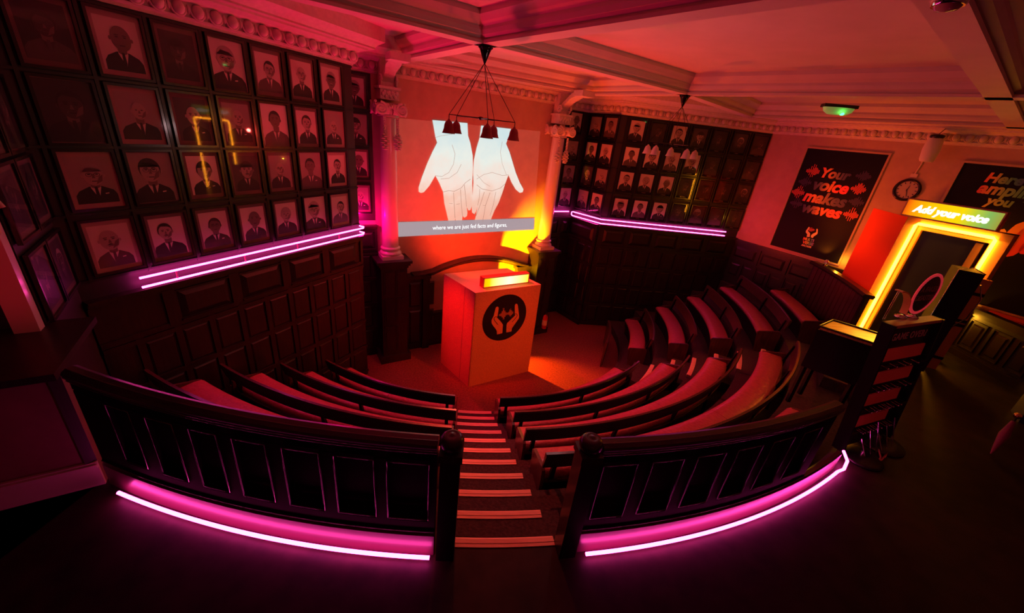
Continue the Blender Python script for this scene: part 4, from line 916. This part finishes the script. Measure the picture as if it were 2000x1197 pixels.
# emergency light with green lamp on the ceiling beam
p = atz(1637, 214, ZB-.06); t = thing('emergency_light', 'white oval ceiling light with a glowing green lamp', 'emergency light', p)
mb = MB(); mb.box((-.21, -.08, .02), (.21, .08, .06)); part(mb, 'base', M['black'], t, True)
mb = MB(); mb.lathe([(.001, -.07), (.06, -.065), (.09, -.03), (.10, .02)], n=20); mb.v = [(x*2, y, z) for x, y, z in mb.v]; part(mb, 'diffuser', mat('lamp_diffuser', (.45, .75, .35), .3, emit=(.25, .8, .15), es=.18), t, True)
mb = MB(); mb.lathe([(.001, -.075), (.02, -.07), (.03, -.06), (.03, -.04)], n=14); mb.v = [(x+.05, y-.045, z) for x, y, z in mb.v]; part(mb, 'green_led', emis('green_led', (.05, 1, .2), 6), t, True)
t.rotation_euler = (0, 0, rad(-15))
point('emergency_led', (p.x, p.y-.12, p.z-.06), (.1, 1, .2), .25, .02)

# small glass ceiling spotlight at the top edge
p = atz(1855, 3, ZB-.03); t = thing('ceiling_spotlight', 'small round glass spotlight on the beam at the top right edge', 'ceiling light', p)
mb = MB(); mb.lathe([(.07, .03), (.075, .0), (.065, -.02)], n=20); part(mb, 'rim', M['chrome'], t, True)
mb = MB(); mb.lathe([(.06, -.015), (.045, -.035), (.001, -.045)], n=20); part(mb, 'lens', mat('lens', (.4, .25, .25), .1), t, True)

# ------------------------------------------------------------------ glowing booth doorway
PB = Plane(-31.7, 9.0); PBo = Plane(-31.7, 8.96)
t = thing('booth', 'red booth with a dark doorway outlined in amber neon', 'booth', PB.P(2.2, 0))
def pbm(u0, u1, z0, z1, o0, o1): mb = MB(); mb.pbox(PB, u0, u1, z0, z1, o0, o1); return mb
mb = MB(); a_ = PB.P(2.475, 0, -.0); b_ = Vector((6.62, 7.87, 0)); q_ = (PB.n*.03); mb.hexa([(*v.xy, z) for z in (0, 2.12) for v in (a_, b_, b_+q_, a_+q_)]); part(mb, 'red_side_panel', M['redp'], t)
boothm = mat('booth_frame_paint', (.80, .36, .12), .5)
mb = MB(); mb.pbox(PB, 2.30, 2.47, 0, 2.13, -.3, 0); part(mb, 'jamb', boothm, t)
mb = MB(); mb.pbox(PB, 1.28, 1.40, 0, 2.13, -.3, 0); part(mb, 'jamb', boothm, t)
mb = MB(); mb.pbox(PB, 1.28, 2.47, 2.02, 2.13, -.3, 0); part(mb, 'lintel', boothm, t)
mb = MB(); mb.pbox(PB, 2.24, 2.30, 0, 2.02, -.12, -.02); mb.pbox(PB, 1.40, 1.46, 0, 2.02, -.12, -.02); mb.pbox(PB, 1.46, 2.24, 1.96, 2.02, -.12, -.02); part(mb, 'inner_frame', boothm, t)
mb = MB(); mb.pbox(PB, 1.40, 2.33, 0, 2.06, -.34, -.30); part(mb, 'backing_panel', boothm, t)
mb = MB(); mb.pbox(PB, 1.52, 2.24, 0, 1.96, -.29, -.10); part(mb, 'dark_doorway', M['black'], t)
mb = MB(); mb.pbox(PB, 1.52, 1.60, 0, 1.93, -.10, -.06); part(mb, 'door_edge', mat('brown_door', (.16, .06, .03), .5), t)
nb = thing('door_neon', 'amber neon tube running up and over the booth doorway', 'neon light', PB.P(2.29, 0, .0))
mb = MB(); mb.tube([PB.P(2.325, 0.02, .03), PB.P(2.325, 2.02, .03), PB.P(2.30, 2.05, .03), PB.P(1.45, 2.05, .03), PB.P(1.42, 2.02, .03), PB.P(1.42, .02, .03)], .022, 8); part(mb, 'neon_tube', M['neony'], nb)
s_ = thing('illuminated_sign', 'glowing yellow to green sign box reading Add your voice above the doorway', 'illuminated sign', PB.P(2.03, 2.28, .1))
mb = MB(); mb.pbox(PB, 1.44, 2.55, 2.14, 2.42, -.02, .12); part(mb, 'housing', mat('sign_housing', (.5, .10, .07), .4), s_)
mb = MB(); mb.pbox(PB, 1.46, 2.53, 2.16, 2.40, .12, .126); part(mb, 'glowing_face', ramp_mat('sign_gradient', [(0, (.34, .34, .04)), (.12, (.22, .46, .10)), (.26, (.50, .60, .03)), (.38, (.92, .68, .0)), (.72, (1, .55, 0)), (.92, (1, .28, 0)), (1, (.8, .08, 0))], 'Y', emit=1.05), s_)
part(fr_rect(PB, 1.46, 2.53, 2.16, 2.40, .015, .10, .135), 'edge_frame', mat('sign_edge2', (.7, .35, .15), .3), s_)
v, f = text_mesh('Add your voice', .2, .012, .25, .001); xs = [q[0] for q in v]; k_ = .86/(max(xs)-min(xs)); cx = (max(xs)+min(xs))/2
mb = MB(); mb.add([PB.P(2.0-(x-cx)*k_, 2.275+y*k_*1.1, .131+zz) for x, y, zz in v], f); part(mb, 'lettering', emis('sign_white', (1, 1, .75), 1.6), s_)

# ------------------------------------------------------------------ panelled partition on the right, red shelf
pa, pb_ = Vector((7.80, 6.45, 0)), Vector((7.62, 3.6, 0)); dP = (pb_-pa).normalized(); 
class GP:
    def P(s, u, z, o=0): return pa+dP*u+Vector((-abs(dP.y), dP.x*0+.06, 0)).normalized()*o+Vector((0, 0, z))
G = GP(); t = thing('low_partition', 'low dark panelled partition on the right edge, amber light at its near end', 'partition', pa)
mb = MB(); mb.pbox(G, 0, 2.85, 0, .80, -.06, 0); part(mb, 'core_panel', M['dark'], t)
mb = MB(); mb.pbox(G, -.03, 2.85, .78, .84, -.10, .05); mb.pbox(G, -.02, 2.85, .72, .78, -.06, .03); mb.pbox(G, -.03, 2.85, 0, .10, -.06, .04); mb.pbox(G, -.02, 2.85, .10, .13, -.06, .025); part(mb, 'rails', M['darkh'], t)
mb = MB()
for i in range(7):
    u = .14+i*.38; fr_rect(G, u, u+.26, .18, .64, .014, 0, .022, mb=mb); mb.raised(G, u+.04, u+.22, .22, .60, 0, .018, .02)
part(mb, 'panel_mouldings', M['darkh'], t)
mb = MB(); q = G.P(0, 0, .06); mb.tube([q+Vector((0, 0, .1)), q+Vector((0, 0, .72))], .045, 12); mb.tube([q+Vector((0, 0, .68)), q+Vector((0, 0, .76))], .065, 12); mb.tube([q+Vector((0, 0, .08)), q+Vector((0, 0, .13))], .06, 12); part(mb, 'turned_end_post', mat('gold_post', (.8, .5, .2), .35), t)
point('partition_glow', tuple(G.P(-.12, .62, .30)), (1, .42, .02), 9, .03)  # unseen point light added for the amber glow at this end
mb = MB(); mb.pbox(PW, -1.0, 1.2, .78, .84, .0, .35); o = mb.build('wall_shelf', M['redp']); tag(o, 'red-lit ledge on the wall behind the panelled partition at the right edge', 'shelf')

# tall dark machine, and a board standing in for the lit door jamb
c = Vector((6.38, 5.60, 0)); t = thing('tall_cabinet', 'tall narrow black cabinet standing at the right side of the glowing doorway', 'cabinet', c, rad(-32))
mb = MB(); mb.box((-.12, -.18, .03), (.14, .18, 1.62)); part(mb, 'body', M['paperd'], t, True)
mb = MB(); mb.tube([(-.13, -.19, .05), (-.13, -.19, 1.62), (.0, -.19, 1.68), (.14, -.19, 1.62)], .007, 6); part(mb, 'metal_edging', M['chrome'], t, True)
mb = MB(); mb.tube([(.16, -.05, .75), (.26, -.06, .95), (.28, -.06, 1.25), (.2, -.05, 1.45)], .009, 6); part(mb, 'cable_loop', M['chrome'], t, True)
c = atz(1822, 700, 0); t = thing('lit_jamb_board', 'added orange board standing in for the lit door jamb, black straps across it', 'post', (6.74, 5.62, 0), rad(-32))  # extra board in front, stands for the amber-lit jamb
mb = MB(); mb.box((-.07, -.02, 0), (.07, .02, 1.5)); part(mb, 'board', boothm, t, True)
for z in (.18, .75, .82, 1.25): 
    mb = MB(); mb.box((-.076, -.028, z), (.076, .024, z+.045)); part(mb, 'strap', M['black'], t, True)

# ------------------------------------------------------------------ lectern with wooden top
P4 = [atz(1603, 638, 1.05), atz(1713, 673, 1.05), atz(1722, 655, 1.05), atz(1628, 627, 1.05)]
t = thing('lectern_table', 'black high table with an orange-lit wooden top behind the end of the right balustrade', 'table', (P4[0].x, P4[0].y, 0))
mb = MB(); mb.hexa([(p.x, p.y, z) for z in (1.015, 1.05) for p in P4]); part(mb, 'wooden_top', wood('table_top', (.45, .22, .08), (.75, .42, .15), .35, axis=0), t)
ctr = sum(P4, Vector())/4
def ins(p, k): return ctr+(p-ctr)*k
mb = MB(); mb.hexa([(ins(p, 1.04).x, ins(p, 1.04).y, z) for z in (.52, 1.012) for p in P4]); part(mb, 'deep_apron', M['black'], t)
mb = MB()
for i, (a, b) in enumerate(((0, 1), (1, 2), (2, 3), (3, 0))):
    pa_, pb2 = ins(P4[a], 1.06), ins(P4[b], 1.06); mb.tube([(pa_.x, pa_.y, 1.058), (pb2.x, pb2.y, 1.058)], .012, 4)
part(mb, 'raised_edge', M['dark'], t)
for p in P4:
    p = ins(p, .9); mb = MB(); mb.box((p.x-.02, p.y-.02, 0), (p.x+.02, p.y+.02, .52)); part(mb, 'leg', M['black'], t)

# ------------------------------------------------------------------ game stand
g0 = Vector((3.60, 3.30, 0)); g1 = Vector((4.36, 3.64, 0)); gd = (g1-g0).normalized(); gn = Vector((gd.y, -gd.x, 0)); lean = Vector((-gn.x*.0, 0, 0))
if gn.dot(-g0) < 0: gn = -gn
class GS:
    def P(s, u, z, o=0): return g0+gd*u+gn*(o-z*.10)+Vector((0, 0, z))
Gs = GS(); t = thing('game_stand', 'tall black game stand with red score strips and GAME OVER lettering', 'game stand', g0)
GW = (g1-g0).length
mb = MB(); mb.pbox(Gs, 0, GW, .06, 1.42, -.05, 0); part(mb, 'back_panel', M['black'], t)
mb = MB(); mb.pbox(Gs, -.03, .0, .04, 1.45, -.06, .05); mb.pbox(Gs, GW, GW+.03, .04, 1.45, -.06, .05); part(mb, 'side_frames', M['blackm'], t)
mb = MB(); mb.pbox(Gs, -.02, GW+.02, 1.42, 1.45, -.06, .04); part(mb, 'top_shelf', mat('shelf_brown', (.30, .12, .07), .4), t)
redstrip = mat('red_score_strip', (.75, .13, .12), .4)
tmat = mat('strip_print', (.85, .35, .3), .5); gmat = mat('dim_grey_print', (.34, .22, .22), .5)
for i, z in enumerate((1.05, .80, .55, .30)):
    mb = MB(); mb.pbox(Gs, .02, GW-.04-.05*i, z, z+.13, 0, .012); part(mb, 'red_strip', redstrip, t)
    mb = MB(); mb.pbox(Gs, .0, GW, z-.06, z-.035, 0, .05); part(mb, 'ledge', M['blackm'], t)
    mb = MB()
    for j in range(5+i*2):
        u = .08+(GW-.2)*((j*.618+i*.3) % 1); mb.tube([Gs.P(u, z-.03, .01), Gs.P(u, z-.03, .075)], .005, 5)
        mb.ell(Gs.P(u, z-.03, .08), (Vector((.009, 0, 0)), Vector((0, .009, 0)), Vector((0, 0, .009))), n=6, m=3)
    part(mb, 'metal_pegs', M['chrome'], t)
v, f = text_mesh('GAME OVER?', .11, .002, 0, .001, spacing=1.1); xs = [q[0] for q in v]; k_ = .62/(max(xs)-min(xs)); cx = (max(xs)+min(xs))/2
mb = MB(); mb.add([Gs.P(GW/2+(x-cx)*k_, 1.30+y*k_, .006+zz) for x, y, zz in v], f); part(mb, 'lettering', gmat, t)
mb = MB()
for j in range(6):
    u = .12+.1*j; mb.tube([Gs.P(u, .22+.08*(j % 3), .09), Gs.P(u+.02, .06, .16)], .006, 5)
part(mb, 'hanging_rods', M['chrome'], t)
for i, (u, o_) in enumerate(((.12, .12), (.62, .02))):
    mb = MB(); c_ = g0+gd*(u+.05)+gn*o_; mb.v = []; 
    prf = [(.001, .0), (.19 if i == 0 else .24, .0), (.19 if i == 0 else .24, .02), (.16, .03), (.001, .035)]
    mb.lathe(prf, c_, 24); part(mb, 'round_foot', M['black'], t)
    mb = MB(); mb.tube([c_+Vector((0, 0, .03)), c_+Vector((0, 0, .09))], .02, 10); part(mb, 'pole_socket', M['chrome'], t)
# round sign on the stand
sp0 = Gs.P(GW*.62, 1.47, -.07); cz_ = 1.70
t = thing('round_sign', 'round black sign with a pink rim standing on the game stand', 'sign', (sp0.x, sp0.y, 1.45))
cc = Vector((sp0.x, sp0.y, cz_)); 
def dsc(r0, r1, o): return [[cc+gd*q*math.cos(a)+Vector((0, 0, q*math.sin(a)))+gn*oo for q, oo in ((r0, o), (r1, o), (r1, o+.012), (r0, o+.012))] for a in np.linspace(0, 2*PI, 41)]
mb = MB(); mb.poly([cc+gd*.19*math.cos(a)+Vector((0, 0, .19*math.sin(a))) for a in np.linspace(0, 2*PI, 41)[:-1]], gn*.008); part(mb, 'disc', M['black'], t)
mb = MB(); mb.loft(dsc(.185, .212, 0)); part(mb, 'pink_rim', mat('pink_rim', (.85, .10, .12), .4, emit=(1, .05, .07), es=.30), t)
for k_, (w, z) in enumerate((('A FAKES', .05), ('DISASTER', -.04))):
    v, f = text_mesh(w, .075, .002, 0, .001); mb = MB(); mb.add([cc+gd*x+Vector((0, 0, z+y))+gn*(.010+zz) for x, y, zz in v], f); part(mb, 'lettering', gmat, t)
mb = MB(); mb.tube([cc-Vector((0, 0, .25)), cc-Vector((0, 0, .20))], .012, 8); mb.lathe([(.05, 1.452), (.05, 1.46), (.015, 1.475)], (cc.x, cc.y, 0), 14); part(mb, 'chrome_clamp', M['chrome'], t)
# arched metal frame behind
q0 = Gs.P(.05, 1.47, -.09); t = thing('arched_frame', 'small metal stand with an amber-lit curved strip at the left of the round sign', 'stand', (q0.x, q0.y, 1.45))
mb = MB(); a0 = q0; pts = [a0+gd*.30*math.sin(s_*PI/2)*1+Vector((0, 0, .02+.25*math.cos(s_*PI/2))) for s_ in np.linspace(0, 1, 12)]
rg = [[p+gn*.03, p-gn*.03, p-gn*.03+Vector((0, 0, .012)), p+gn*.03+Vector((0, 0, .012))] for p in pts]; mb.loft(rg, smooth=False); part(mb, 'curved_strip', boothm, t)
mb = MB(); mb.tube([a0+Vector((0, 0, .27)), a0+Vector((0, 0, -.02))], .006, 6); part(mb, 'upright', M['chrome'], t); mb = MB(); mb.tube([a0+gd*.03+Vector((0, 0, .27)), a0+gd*.03+Vector((0, 0, -.02))], .005, 6); part(mb, 'upright', M['chrome'], t); mb = MB(); mb.lathe([(.05, 1.452), (.05, 1.462), (.012, 1.48)], ((a0+gd*.3).x, (a0+gd*.3).y, 0), 14); part(mb, 'wing_nut_base', M['chrome'], t)
# pink cable loops on the floor
mb = MB(); pts = []
for px in ((1662, 888), (1690, 905), (1712, 905), (1720, 893), (1716, 878)): pts.append(atz(*px, .02))
mb.tube(pts, .008, 8); pts = [atz(*p, .02) for p in ((1668, 890), (1700, 905), (1722, 898), (1732, 885), (1728, 893))]
mb.tube(pts, .008, 8); o = mb.build('cable', mat('pink_cable', (.8, .22, .24), .4)); tag(o, 'pink cable lying in loops on the floor beside the game stand', 'cable')
# folded umbrella bottom right
a_, b_ = atz(1935, 886, .02), atz(1988, 812, .45); t = thing('folded_umbrella', 'folded purple umbrella leaning at the right edge with a brass knob', 'umbrella', a_)
mb = MB(); mb.tube([a_.lerp(b_, s_) for s_ in (0, .15, .5, .85)], [.006, .02, .045, .02], 8); part(mb, 'folded_cloth', mat('purple_cloth', (.22, .04, .12), .6), t)
mb = MB(); mb.tube([a_.lerp(b_, .8), b_], .01, 8); part(mb, 'shaft', M['blackm'], t)
mb = MB(); mb.ell(b_, (Vector((.035, 0, 0)), Vector((0, .035, 0)), Vector((0, 0, .035)))); part(mb, 'knob', M['brass'], t)
c = atz(1975, 800, 0); mb = MB(); mb.box((-.25, 0, 0), (.5, .35, .75)); o = mb.build('blue_cabinet', mat('blue_cabinet', (.012, .014, .04), .5)); o.location = (c.x-.05, c.y-.45, 0); o.rotation_euler = (0, 0, rad(-38)); tag(o, 'dark blue cabinet at the right edge in front of the panelled partition', 'cabinet')

# ------------------------------------------------------------------ pilaster, ledge, skirting at left
t = thing('fluted_pilaster', 'pale pilaster with a scrolled capital at the left edge, lit red', 'pilaster', (PIL0.x, PIL0.y, .92))
PP = Plane(56.5, float(PIL0.dot(PS.n))+.015);  PP.face = PS.face
up = PIL0.dot(PP.d)
uc, zc_ = PP.at(28, 405, .09)
mb = MB(); mb.pbox(PP, up-.13, up+.0, .96, zc_-.10, .01, .09); part(mb, 'shaft', M['colm'], t)
mb = MB(); mb.pbox(PP, up-.30, up+.02, zc_+.12, zc_+.17, .01, .12); mb.pbox(PP, up-.16, up, zc_-.10, zc_+.12, .01, .08)
for sg in (0, 1):
    pts = []; cc2 = PP.P(up-.03-.20*sg, zc_, .10)
    for i in range(26):
        a = i/25*2.2*2*PI; r = .10*(1-i/29); pts.append(cc2+PP.d*r*math.cos(a)+Vector((0, 0, r*math.sin(a))))
    mb.tube(pts, .018, 7)
for i in range(9): mb.ell(PP.P(up-.24+.03*i, zc_-.16-.03*math.sin(i*1.3), .09), (PP.d*.025, PP.n*.02, Vector((0, 0, .05))), n=6, m=4)
part(mb, 'capital', M['trim'], t)
mb = MB(); mb.pbox(PP, up-.24, up, zc_+.17, ZK+.05, .01, .07); part(mb, 'upper_block', M['stub'], t)
mb = MB(); mb.pbox(PS, PS.d.dot(ST0)-2.6, PS.d.dot(ST0)+.0, .95, 1.0, -.8, .06); struct(mb.build('trim_ledge_left', M['dark']))
mb = MB(); u_ = PS.d.dot(ST0); mb.pbox(PS, u_-2.6, u_, 0, .17, 0, .02); mb.pbox(PS, u_-2.6, u_, .17, .20, 0, .035); mb.pbox(PS, u_-2.6, u_, .20, .215, 0, .02); struct(mb.build('baseboard_left', M['colm']))

# ------------------------------------------------------------------ chandeliers
def chandelier(j, hz, label, R=.42, rot=0, sm=None):
    t = thing('chandelier', label, 'chandelier', (j[0], j[1], hz))
    mb = MB(); mb.lathe([(.085, ZB-hz), (.085, ZB-hz-.02), (.07, ZB-hz-.03), (.06, ZB-hz-.05), (.012, ZB-hz-.17), (.004, ZB-hz-.18)], n=22); part(mb, 'ceiling_cone', mat('cone_metal', (.03, .02, .02), .15, .9), t, True)
    zt_ = ZB-hz-.17
    mb = MB(); mb.lathe([(.012, -.02), (.03, -.01), (.035, .0), (.03, .012), (.012, .02)], n=12); part(mb, 'hub', M['blackm'], t, True)
    for i in range(5):
        a = rot+i*2*PI/5; d = Vector((math.cos(a), math.sin(a), 0)); e = d*R
        arm = MB(); arm.tube([d*.02, d*R*.4, e], [.010, .007, .005], 6); arm.tube([e, e-Vector((0, 0, .05))], .005, 6); ar = part(arm, 'arm', M['blackm'], t, True)
        w = MB(); w.tube([Vector((0, 0, zt_)), e], .0035, 5); part(w, 'suspension_cable', M['blackm'], t, True)
        s = MB(); c = e-Vector((0, 0, .05))
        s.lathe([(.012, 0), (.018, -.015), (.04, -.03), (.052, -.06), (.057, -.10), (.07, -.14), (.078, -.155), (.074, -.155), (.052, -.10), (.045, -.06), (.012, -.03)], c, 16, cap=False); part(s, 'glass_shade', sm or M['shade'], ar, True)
    return t
chandelier(J1, 2.80, 'five-armed chandelier with bell shades coloured dark as unlit, hanging in front of the projection', rot=rad(0), sm=mat('unlit_shade_glass', (.22, .012, .015), .3))  # frosted shades coloured dark red for their lack of light
chandelier(J2, 2.80, 'five-armed chandelier with orange-lit bell shades hanging in front of the small portraits', rot=rad(0))

# ------------------------------------------------------------------ fire extinguisher, clip lamp
p = atz(1062, 632, -1.72); q = PC.P(0, 0); 
t = thing('fire_extinguisher', 'red fire extinguisher with a pale label beside the pedestal of the right column', 'fire extinguisher', (.86, 8.80, -1.72))
mb = MB(); mb.lathe([(.05, 0), (.062, .01), (.062, .30), (.05, .35), (.02, .375), (.02, .40)], n=20); part(mb, 'cylinder', mat('extinguisher_red', (.7, .03, .03), .25), t, True)
mb = MB(); mb.lathe([(.0635, .10), (.0635, .24)], n=20, cap=False); part(mb, 'label', mat('cream_label', (.85, .6, .35), .5), t, True)
mb = MB(); mb.box((-.02, -.05, .40), (.02, .03, .42)); mb.box((-.02, -.06, .43), (.02, .03, .445)); mb.tube([(0, .02, .41), (.06, .02, .38), (.075, 0, .2), (.07, -.01, .08)], .009, 6); part(mb, 'handle_and_hose', M['black'], t, True)
mb = MB(); mb.box((-.03, .05, -.01), (.03, .20, 0)); mb.box((-.03, .06, .25), (.03, .20, .27)); part(mb, 'wall_bracket', M['blackm'], t, True)
p = PW.P(*PW.at(1614, 512, .45), .45); t = thing('clip_lamp', 'small white clip lamp on the top rail below the corner of the voice poster', 'lamp', p)
mb = MB(); mb.lathe([(.02, .05), (.035, .03), (.045, -.01), (.04, -.01), (.02, .03)], (0, 0, 0), 14, cap=False); part(mb, 'lamp_head', M['white'], t, True)
mb = MB(); mb.tube([(0, 0, .04), (.03, .02, .0), (.02, .02, -.06)], .008, 6); mb.box((-.02, 0, -.09), (.05, .035, -.06)); part(mb, 'clip', M['chrome'], t, True)
mb = MB(); mb.ell((0, 0, .0), (Vector((.02, 0, 0)), Vector((0, .02, 0)), Vector((0, 0, .02)))); part(mb, 'bulb', emis('clip_bulb', (1, .6, .4), 4), t, True)
lp_ = PW.P(3.75, .98, .16); spot('clip_lamp_beam', lp_, PW.P(3.95, 1.4, 0), (1, .22, .01), 16, 110, 1, .02)
point('poster_corner_glow', PW.P(3.42, .98, .16), (1, .38, .02), 3, .02)
point('poster_amber_glow', PW.P(1.75, 2.0, .55), (1, .22, .02), 7, .03)  # unseen amber point added to brighten the printed fingers
